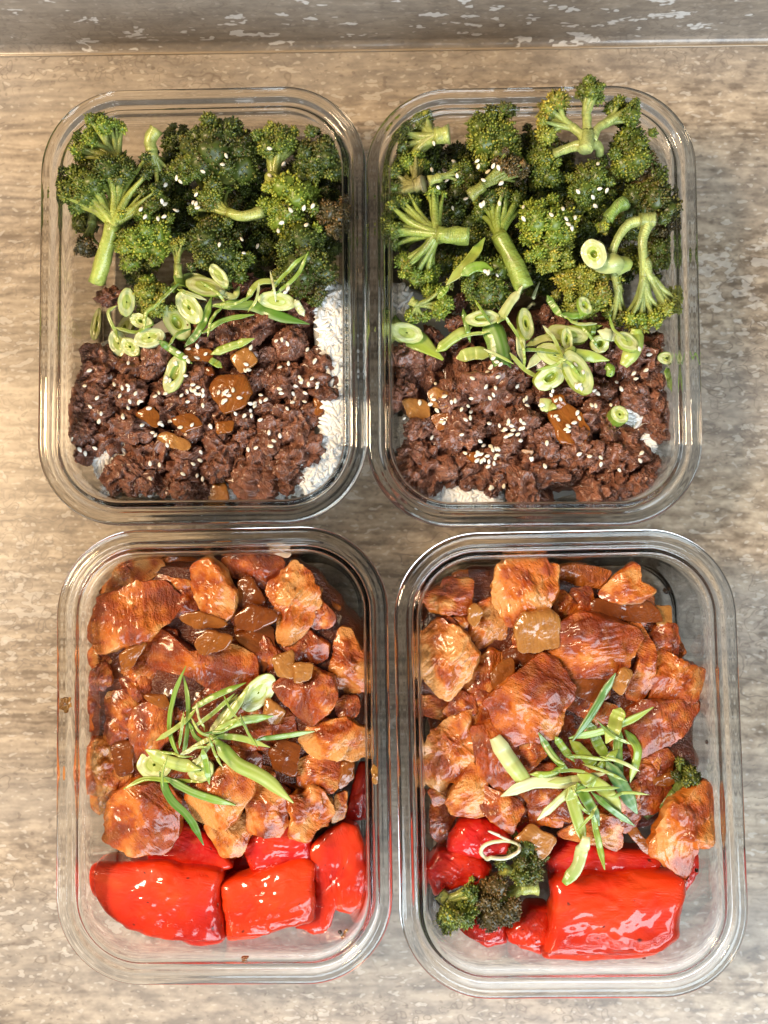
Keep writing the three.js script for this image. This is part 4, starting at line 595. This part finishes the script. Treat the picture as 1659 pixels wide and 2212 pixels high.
oD('188,650 300,658 312,740 218,732', 0.034, 'orange-brown onion slice at the left edge of the upper right beef', 2);
oD('310,622 342,598 402,620 402,690 330,682', 0.037, 'upright onion square beside the orange-brown slice', 2);
oD('318,730 440,700 462,780 360,792', 0.035, 'amber onion slice below the upright square', 1);
oD('888,640 940,630 962,690 918,722', 0.037, 'small onion piece above the long amber onion', 1);
oD('878,720 960,678 1022,720 1062,800 1030,862 930,842', 0.037, 'largest amber onion piece in the middle of the upper right beef', 1, { t: 0.009 });
oD('1015,840 1072,860 1062,912 1010,912', 0.034, 'onion strip end below the largest amber piece', 2);
oD('740,885 802,890 790,922', 0.035, 'tiny clear onion chip in the upper right beef', 4);
oD('480,905 560,895 600,930 520,945', 0.036, 'orange onion bit under the sesame cluster', 1);

// ------------------------------------------------------------------ broccoli, upper left
const bA = (h, l, o) => broccoli(A, h, l, o), bC = (h, l, o) => broccoli(C, h, l, o);
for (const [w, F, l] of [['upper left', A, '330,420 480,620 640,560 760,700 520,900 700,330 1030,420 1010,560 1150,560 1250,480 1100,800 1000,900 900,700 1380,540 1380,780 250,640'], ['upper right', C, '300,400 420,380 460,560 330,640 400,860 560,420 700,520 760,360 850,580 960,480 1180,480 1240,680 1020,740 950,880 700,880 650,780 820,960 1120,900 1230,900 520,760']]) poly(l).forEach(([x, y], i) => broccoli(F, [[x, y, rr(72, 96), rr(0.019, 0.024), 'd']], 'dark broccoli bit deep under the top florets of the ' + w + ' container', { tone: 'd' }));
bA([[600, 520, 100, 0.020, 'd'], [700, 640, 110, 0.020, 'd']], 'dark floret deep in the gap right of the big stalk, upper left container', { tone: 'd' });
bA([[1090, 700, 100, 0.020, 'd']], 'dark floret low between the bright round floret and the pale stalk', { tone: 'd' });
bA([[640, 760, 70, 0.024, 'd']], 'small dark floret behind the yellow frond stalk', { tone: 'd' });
bA([[265, 780, 62, 0.030, 'b']], 'brown-tipped floret low on the left, beside the big stalk', { stem: [[300, 620, 0.028], [285, 700, 0.03]], r: 26, tone: 'b' });
bA([[1350, 400, 115, 0.038, 'd']], 'very dark floret in the back right of the upper left container', { tone: 'd' });
bA([[225, 525, 92, 0.038]], 'mid green floret at the left glass wall', { tone: 'm' });
bA([[590, 410, 88, 0.037]], 'floret hanging head down with its cut stalk up, at the back', { stem: [[590, 245, 0.046], [560, 300, 0.045], [570, 350, 0.043]], r: 36, tone: 'd', lift: 0.25 });
bA([[330, 290, 86, 0.044], [400, 250, 40, 0.045], [270, 340, 62, 0.042]], 'fanned light green floret in the back left corner', { stem: [[440, 435, 0.040], [410, 400, 0.042]], r: 40, tone: 'l', lift: 0.2, fronds: 0.8 });
bA([[880, 370, 165, 0.040, 'd'], [770, 420, 90, 0.040, 'm'], [960, 300, 70, 0.038, 'b']], 'largest rounded brownish-green floret at the back centre', { tone: 'm' });
bA([[1160, 340, 100, 0.042]], 'floret with a wide cut stalk pointing forward, back right', { stem: [[1125, 540, 0.042], [1140, 460, 0.042]], r: 46, tone: 'm', lift: 0.6 });
bA([[870, 600, 100, 0.038]], 'floret on its side with a pale stalk pointing right, centre', { stem: [[1090, 630, 0.044], [1000, 655, 0.045], [930, 640, 0.043]], r: 30, tone: 'm', lift: 0.4, fronds: 0.6 });
bA([[1230, 620, 125, 0.040, 'l']], 'bright round floret right of the pale stalk', { tone: 'l' });
bA([[1420, 660, 82, 0.040]], 'browned floret at the right glass wall', { tone: 'b' });
bA([[860, 810, 130, 0.038, 'd'], [960, 890, 80, 0.036, 'm']], 'dark floret above the spring onion, front centre', { tone: 'd' });
bA([[1290, 880, 165, 0.036, 'd']], 'large dark floret at the front right, over the rice', { tone: 'd' });
bA([[290, 560, 90, 0.046, 'm'], [430, 500, 105, 0.044, 'd'], [545, 590, 70, 0.044, 'm']], 'long-stalked floret, the big pale stalk running down to the left', { stem: [[310, 965, 0.032], [350, 820, 0.040], [390, 690, 0.047]], r: 44, tone: 'm', lift: 0.2, fronds: 0.7, pale: [0.40, 0.46, 0.09] });
bA([[510, 780, 118, 0.042, 'l'], [600, 700, 60, 0.042, 'm']], 'yellow-green floret right of the big pale stalk', { tone: 'l' });
bA([[570, 1040, 86, 0.036, 'y']], 'brightest small yellow-green floret, lowest of the upper left container', { tone: 'y' });
bA([[690, 800, 46, 0.040, 'y']], 'bare yellow frond stalk above the spring onion', { stem: [[695, 945, 0.039], [690, 880, 0.041]], r: 24, tone: 'y', fronds: 1, pale: [0.40, 0.42, 0.10] });
// ------------------------------------------------------------------ broccoli, upper right
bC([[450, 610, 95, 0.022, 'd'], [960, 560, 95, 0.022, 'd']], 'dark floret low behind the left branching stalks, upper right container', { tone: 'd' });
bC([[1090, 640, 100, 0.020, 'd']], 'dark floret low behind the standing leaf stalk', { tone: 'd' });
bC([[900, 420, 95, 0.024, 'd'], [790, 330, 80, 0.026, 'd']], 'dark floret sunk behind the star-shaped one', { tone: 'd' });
bC([[1385, 830, 86, 0.032]], 'floret low at the right glass wall behind the pale legs', { tone: 'm' });
bC([[1330, 590, 140, 0.038, 'd'], [1400, 700, 80, 0.036, 'b']], 'dark brown-edged floret at the right glass wall', { tone: 'd' });
bC([[1250, 370, 110, 0.042, 'm'], [1320, 440, 80, 0.040, 'b']], 'yellow-edged floret below the star-shaped one, right', { tone: 'm' });
bC([[235, 330, 100, 0.036], [290, 215, 55, 0.040, 'y']], 'floret with a cut stalk to the right, back left corner', { stem: [[410, 270, 0.046], [340, 280, 0.045]], r: 48, tone: 'm', lift: 0.4 });
bC([[600, 300, 150, 0.040]], 'domed floret at the back between the corner and the star-shaped one', { tone: 'm' });
bC([[840, 440, 86, 0.040]], 'small frayed floret right of the brown one', { tone: 'm' });
bC([[1060, 520, 105, 0.042]], 'dome floret in the centre right under the star-shaped one', { tone: 'm' });
bC([[620, 620, 100, 0.038, 'm'], [700, 600, 60, 0.040, 'm']], 'floret with a thick green stalk running to the lower right, centre', { stem: [[760, 995, 0.043], [700, 850, 0.045], [640, 740, 0.044]], r: 48, tone: 'm', lift: 0.2, pale: [0.26, 0.34, 0.06] });
bC([[190, 520, 90, 0.038], [250, 430, 60, 0.040, 'l']], 'floret at the left wall with a brown-cut stalk end', { stem: [[290, 500, 0.049], [250, 510, 0.047]], r: 40, tone: 'm', pale: [0.34, 0.28, 0.12], fronds: 0.8 });
bC([[180, 720, 85, 0.040], [215, 620, 62, 0.040, 'm'], [270, 880, 88, 0.038, 'l'], [340, 560, 40, 0.044, 'l']], 'large left floret whose branching stalks meet at a cut on the right', { stem: [[500, 750, 0.050], [420, 745, 0.050], [350, 740, 0.049]], r: 46, tone: 'm', lift: 0.15, fronds: 0.8, pale: [0.32, 0.41, 0.085] });
bC([[660, 440, 72, 0.048, 'b'], [735, 440, 40, 0.047, 'b']], 'browned elongated floret lying above the left branching stalks', { stem: [[500, 560, 0.049], [570, 510, 0.050]], r: 32, tone: 'b', pale: [0.25, 0.27, 0.06], lift: 0.3, fronds: 0.8 });
bC([[430, 460, 40, 0.048, 'm']], 'short stalk piece lying across the brown-cut floret', { stem: [[310, 490, 0.051], [370, 470, 0.051]], r: 26, tone: 'm' });
bC([[850, 720, 128, 0.044, 'l'], [900, 850, 80, 0.040, 'y']], 'yellow-green floret in the centre between the stalks', { tone: 'l' });
bC([[560, 980, 118, 0.038, 'm']], 'dark dome floret below the thick green stalk', { tone: 'm' });
bC([[1050, 1010, 118, 0.038, 'y']], 'yellowish floret left of the branching pale legs, front right', { tone: 'y' });
bC([[330, 1060, 78, 0.036], [250, 1110, 45, 0.036, 'l']], 'small floret in the front left of the upper right container', { stem: [[225, 1050, 0.041], [255, 1070, 0.041]], r: 24, tone: 'l', lift: 0.3, fronds: 0.9 });
bC([[1065, 95, 62, 0.060, 'm', [1050, 175, 0.058]], [905, 205, 84, 0.053, 'y', [990, 240, 0.055]], [1205, 180, 70, 0.053, 'm', [1130, 225, 0.054]]], 'star-shaped floret seen from its cut stalk, tip over the back rim', { stem: [[1045, 345, 0.062], [1055, 300, 0.061], [1055, 265, 0.058]], r: 37, tone: 'm', lift: 0.0, fronds: 0.8, pale: [0.42, 0.48, 0.15],
  arms: [[[1055, 290, 0.059], [1055, 220, 0.058], [1050, 160, 0.057]], [[1050, 290, 0.058], [1010, 255, 0.057], [970, 225, 0.054]], [[1070, 300, 0.058], [1110, 240, 0.056], [1150, 215, 0.053]], [[1040, 320, 0.058], [970, 335, 0.055], [900, 362, 0.050]], [[1070, 310, 0.058], [1110, 330, 0.055], [1115, 365, 0.050]]] });
bC([[1130, 700, 26, 0.050, 'l']], 'flat standing leaf-like stalk in the middle right', { stem: [[1235, 585, 0.053], [1190, 620, 0.053], [1150, 670, 0.051]], r: 34, tone: 'l', pale: [0.20, 0.32, 0.06] });
bC([[1200, 1090, 62, 0.040, 'm', [1200, 990, 0.046]], [1315, 1090, 84, 0.042, 'l', [1320, 960, 0.049]], [1420, 1050, 66, 0.042, 'y', [1350, 940, 0.049]]], 'long pale floret with two leg-like stalks and loose yellow fronds, front right', { stem: [[1365, 672, 0.056], [1340, 670, 0.057], [1300, 672, 0.057]], r: 36, tone: 'l', lift: 0.1, fronds: 1, spread: 0.8, pale: [0.42, 0.48, 0.15],
  arms: [[[1350, 675, 0.056], [1250, 690, 0.056], [1175, 830, 0.051], [1200, 1010, 0.045]], [[1340, 680, 0.056], [1315, 760, 0.056], [1320, 870, 0.053], [1320, 980, 0.047]], [[1320, 860, 0.052], [1345, 930, 0.050], [1370, 980, 0.046]]] });

// ------------------------------------------------------------------ spring onion, upper left
slice(B, 410, 385, 62, 42, 70, 'white slice at the bottom left of the pile in the upper left container', { skin: 'w', hole: 0.1 });
slice(B, 310, 300, 80, 26, -80, 'narrow green slice farthest left beside the glass', { skin: 'g' });
slice(B, 395, 280, 80, 40, -60, 'yellow-green slice behind the white ones, left', { skin: 'y' });
slice(B, 455, 195, 62, 36, -85, 'whitish upright slice below the bright small floret, left', { skin: 'p', hole: 0.1 });
slice(B, 520, 285, 52, 32, 20, 'small slice in the middle of the left heap', { skin: 'p' });
slice(B, 560, 362, 68, 42, -12, 'pale slice at the right of the left heap', { skin: 'w', hole: 0.12 });
slice(B, 470, 405, 50, 36, 40, 'lowest pale slice of the left heap', { skin: 'p', hole: 0.2 });
ribbon(B, '640,60 660,110 690,150', 60, 'p', 'y', 'short curved tube left of the large oval slice');
ribbon(B, '690,95 790,125 905,170', 84, 'y', 'p', 'pale log under the large oval slice', { tip0: 0.7, tip1: 0.6 });
slice(B, 825, 125, 88, 46, 14, 'large oval yellow-ringed slice at the pile top', { hole: 0.08, skin: 'y', lift: 0.003 });
slice(B, 890, 75, 60, 28, 52, 'slim pale slice at the top, against the dark broccoli', { hole: 0.05, skin: 'p', lift: 0.003 });
ribbon(B, '735,395 800,320 865,215', 46, 'd', 'g', 'green strip slanting up from the beef, centre');
ribbon(B, '820,335 920,290 1035,260', 30, 'g', 'g', 'thin green strip running right, centre');
slice(B, 690, 290, 86, 52, 58, 'hollow green slice left of the holed ring', { skin: 'g', hole: 0.5 });
slice(B, 752, 228, 82, 48, 55, 'cream ring with a dark hole, pile centre', { hole: 0.2, skin: 'y', lift: 0.004, tilt: 0.1 });
ribbon(B, '900,160 950,155 1000,160', 40, 'w', 'p', 'short whitish strip right of the large oval slice');
ribbon(B, '870,208 1040,225 1160,260 1295,300', 62, 'g', 'd', 'longest green leaf pointing right over the beef', { tip1: 0.05 });
slice(B, 1160, 195, 84, 40, 10, 'yellow-green ring above the tip of the longest leaf', { skin: 'y', hole: 0.15, lift: 0.003 });
ribbon(B, '1015,170 1080,122 1145,88', 36, 'y', 'p', 'yellow-green strip left of the thin loop');
ribbon(B, '1145,150 1190,80 1290,-20', 24, 'y', 'g', 'left strand of the thin loop at the right, on dark broccoli');
ribbon(B, '1160,155 1250,75 1300,-25', 22, 'g', 'g', 'right strand of the thin loop at the right, on dark broccoli');
ribbon(B, '1140,85 1146,140 1150,190', 14, 'w', 'w', 'thin white thread by the yellow-green strip');
ribbon(B, '1245,185 1262,220 1285,260', 44, 'w', 'w', 'white bristly end piece at the right edge of the pile');
ribbon(B, '865,440 940,412 1040,372', 48, 'y', 'y', 'yellow-green pointed strip lying alone on the beef');
ribbon(B, '610,380 680,430 755,480', 42, 'd', 'g', 'dark green strip left above the open pale slice');
ribbon(B, '838,462 870,480 900,505', 42, 'y', 'y', 'short yellow-green bit under the pointed strip');
slice(B, 680, 530, 92, 44, -72, 'open pale slice full of sesame, lowest on the beef', { skin: 'p', hole: 0.7, lift: 0.002 });
// ------------------------------------------------------------------ spring onion, upper right
ribbon(C, '405,970 480,890 555,810', 56, 'p', 'y', 'pale leaf in the hollow left of the thick green stalk');
ribbon(C, '470,930 530,900 600,910', 60, 'g', 'g', 'green curl beside the pale leaf in the hollow');
ribbon(C, '1075,850 1120,890 1190,940', 112, 'w', 'p', 'thick white tube lying on the pale broccoli legs', { fold: 0.75, tip0: 0.85, tip1: 0.7, roll: 0, lift: 0.003 });
slice(C, 1078, 845, 62, 50, 60, 'round cut face with a hole of the thick white tube', { skin: 'w', hole: 0.36, lift: 0.004, tilt: 0.3 });
ribbon(D, '130,285 190,270 255,285', 40, 'g', 'd', 'short green piece by the left wall above the stringy log');
ribbon(D, '120,315 250,370 362,455', 120, 'p', 'y', 'large frayed log by the left glass wall', { tip0: 0.75, tip1: 0.12 });
slice(D, 208, 345, 74, 42, 18, 'ringed cut face of the frayed log by the left wall', { skin: 'y', hole: 0.08, lift: 0.004 });
ribbon(D, '355,185 378,160 402,125', 34, 'g', 'g', 'small green chip on the front left floret');
ribbon(D, '355,420 430,365 505,310', 62, 'y', 'p', 'pale green strip right of the frayed log');
ribbon(D, '475,225 482,290 500,380', 30, 'd', 'g', 'thin dark strip left of the small ring');
ribbon(D, '450,460 520,440 600,440', 76, 'p', 'p', 'pale broad piece under the dark green tube');
ribbon(D, '600,290 630,385 655,485', 136, 'g', 'd', 'wide dark green tube in the middle of the pile', { fold: 0.55, tip0: 0.6, tip1: 0.75 });
slice(D, 560, 275, 74, 34, -5, 'thin ring at the top of the dark green tube', { skin: 'y', hole: 0.55, lift: 0.003 });
ribbon(D, '640,285 690,205 745,130', 56, 'p', 'w', 'whitish strip rising to the thick stalk');
ribbon(D, '770,232 790,210 815,188', 18, 'w', 'w', 'small white fibre below the long white shred');
ribbon(D, '795,190 820,130 845,72', 20, 'w', 'w', 'long white shred standing between the florets');
ribbon(D, '735,330 742,400 755,475', 56, 'p', 'w', 'pale strip hanging below the upright ring');
slice(D, 765, 300, 70, 34, 82, 'upright oval ring right of the dark green tube', { skin: 'y', hole: 0.35, lift: 0.003 });
ribbon(D, '700,440 760,520 825,565', 26, 'y', 'p', 'thin curved fibre below the tube');
ribbon(D, '870,170 890,215 935,255', 40, 'd', 'g', 'dark green leaf bit under the yellowish floret');
ribbon(D, '920,280 985,262 1045,248', 40, 'd', 'g', 'green strip below the small green ring');
ribbon(D, '955,292 1040,298 1115,305', 44, 'y', 'g', 'light green strip just under the other, right');
slice(D, 1040, 215, 40, 30, 70, 'small green ring on the yellowish floret', { skin: 'g', hole: 0.5, core: 'g', lift: 0.003 });
ribbon(D, '1085,305 1080,345 1078,385', 30, 'g', 'g', 'thin bright strip above the small round ring');
slice(D, 1100, 408, 40, 38, 0, 'small round pale ring right of the big cluster', { skin: 'y', hole: 0.5 });
ribbon(D, '780,390 860,380 960,400', 44, 'p', 'w', 'pale strip crossing under the big rings');
slice(D, 960, 345, 90, 38, 12, 'oval pale ring at the top of the big cluster', { skin: 'y', hole: 0.12, lift: 0.002 });
slice(D, 955, 375, 52, 26, 85, 'small upright ring on the oval pale one', { skin: 'y', hole: 0.4, lift: 0.004 });
ribbon(D, '960,425 1040,470 1125,485', 62, 'p', 'y', 'pale pointed strip right of the big rings');
ribbon(D, '780,500 840,450 900,440', 50, 'w', 'p', 'white strip left of the big rings');
slice(D, 900, 450, 86, 44, 25, 'pale slice in the middle of the big cluster', { skin: 'y', hole: 0.12, lift: 0.003 });
slice(D, 880, 550, 74, 50, -30, 'open ring at the lower left of the big cluster', { skin: 'y', hole: 0.5, lift: 0.002 });
slice(D, 1000, 535, 102, 52, 62, 'largest ring on top of the big cluster, white and green', { skin: 'y', hole: 0.15, lift: 0.005 });
ribbon(D, '1110,335 1150,350 1200,352', 66, 'w', 'w', 'crumpled white chunk near the right of the pile');
ribbon(D, '1285,325 1270,405 1215,495', 92, 'y', 'p', 'thick yellow-green log at the right of the pile', { fold: 0.5, tip0: 0.6, tip1: 0.5 });
slice(D, 1235, 382, 54, 36, 35, 'cut face resting on the thick yellow-green log', { skin: 'y', hole: 0.1, lift: 0.003 });
ribbon(D, '1148,485 1150,510 1150,540', 52, 'g', 'g', 'short bright green tube below the log', { tip0: 0.8, tip1: 0.9, fold: 0.6 });
ribbon(D, '830,685 865,675 905,690', 78, 'w', 'p', 'ribbed whitish chunk on the large amber onion');
slice(D, 1200, 725, 42, 36, 40, 'green tube end on the beef at the right', { skin: 'g', core: 'p', hole: 0.2, deep: 6, thick: 0.0014, lift: 0.004 });
slice(D, 1430, 460, 46, 26, 8, 'small green ring at the right glass wall', { skin: 'g', hole: 0.3 });
ribbon(D, '1435,500 1438,560 1452,620', 54, 'd', 'g', 'green leaf flap against the right glass wall');
ribbon(D, '1440,498 1500,494 1482,530', 14, 'g', 'g', 'thin green hoop at the right glass wall');

shreds(B, '420,290,140,22 500,330,150,20 640,160,140,20 760,170,150,20 880,150,150,18 960,210,160,16 700,360,120,16 1060,180,130,16 560,260,130,22 860,280,150,16', 'upper left');
shreds(D, '520,350,140,20 700,330,150,18 820,420,160,20 900,380,150,20 960,480,160,18 760,440,150,16 1060,360,140,18 640,450,140,18 880,510,140,18 1180,330,120,16 560,240,130,16 1020,300,130,16', 'upper right');
// ------------------------------------------------------------------ sesame seeds
const sesame = [0, 1].map((k) => { const g = mergeVertices(new THREE.SphereGeometry(1, 12, 8).deleteAttribute('uv').deleteAttribute('normal')), p = g.attributes.position; for (let i = 0; i < p.count; i++) { const x = p.getX(i), w = 1 - 0.38 * Math.max(0, x) ** 1.5 - 0.05 * x; p.setXYZ(i, x * 0.00136, p.getY(i) * 0.0005 * w, p.getZ(i) * 0.00086 * w); } g.computeVertexNormals(); return col(g, () => (k ? [0.74, 0.66, 0.50] : [0.80, 0.75, 0.64])); });
function seeds(F, groups, where) {
  const label = 'white sesame seed sprinkled on the ' + where, group = 'sesame seeds on the ' + where;
  for (const [cx, cy, sx, sy, n] of groups) for (let i = 0; i < n; i++) {
    const a = rr(0, 6.28), k = Math.sqrt(rnd()), x = cx + sx * k * Math.cos(a), y = cy + sy * k * Math.sin(a), p = rest(F, x, y, 1), e = 0.0022;
    if (p.y < 0.008) continue;
    const hx = clamp((topAt(p.x + e, p.z, 1) - topAt(p.x - e, p.z, 1)) / (2 * e), -1, 1), hz = clamp((topAt(p.x, p.z + e, 1) - topAt(p.x, p.z - e, 1)) / (2 * e), -1, 1);
    const o = obj('sesame_seed', sesame[rnd() < 0.35 ? 1 : 0], seedM), nn = new THREE.Vector3(-hx * 0.7, 1, -hz * 0.7).normalize();
    o.position.copy(p); o.position.y += 0.0003; o.quaternion.setFromUnitVectors(new THREE.Vector3(0, 1, 0), nn).multiply(new THREE.Quaternion().setFromAxisAngle(new THREE.Vector3(0, 1, 0), rr(0, 6.28))); o.scale.setScalar(rr(0.9, 1.12)); tag(o, label, 'sesame seed', group);
  }
}
seeds(B, [[760, 620, 70, 60, 12], [930, 640, 60, 40, 9], [680, 520, 60, 60, 6], [400, 600, 170, 140, 15], [1150, 520, 220, 180, 24], [1300, 560, 40, 40, 5], [780, 430, 90, 50, 7], [600, 760, 160, 120, 10], [1000, 760, 260, 140, 17], [300, 830, 120, 90, 5], [700, 960, 260, 100, 9], [560, 620, 120, 80, 8], [1220, 160, 40, 40, 2], [1420, 760, 40, 120, 8]], 'ground beef, upper left container');
seeds(D, [[580, 905, 70, 45, 14], [720, 815, 80, 40, 9], [940, 750, 80, 90, 8], [420, 720, 140, 110, 12], [600, 560, 150, 110, 14], [800, 640, 140, 60, 9], [1140, 600, 160, 90, 9], [1310, 480, 70, 100, 5], [700, 900, 220, 100, 9], [1160, 930, 220, 60, 7], [560, 1020, 180, 60, 4], [300, 700, 110, 140, 6], [640, 750, 130, 70, 8], [1000, 540, 80, 60, 3]], 'ground beef, upper right container');
seeds(A, [[730, 600, 110, 60, 11], [560, 620, 90, 60, 5], [1010, 400, 330, 90, 6], [1000, 790, 130, 60, 4], [1280, 700, 160, 120, 6]], 'broccoli, upper left container');
seeds(C, [[500, 470, 200, 80, 14], [520, 580, 140, 40, 7], [850, 640, 160, 60, 4], [1080, 540, 100, 140, 6], [640, 930, 100, 30, 3], [350, 300, 30, 20, 2], [1000, 690, 60, 30, 4]], 'broccoli, upper right container');
renderer.render(scene, camera);
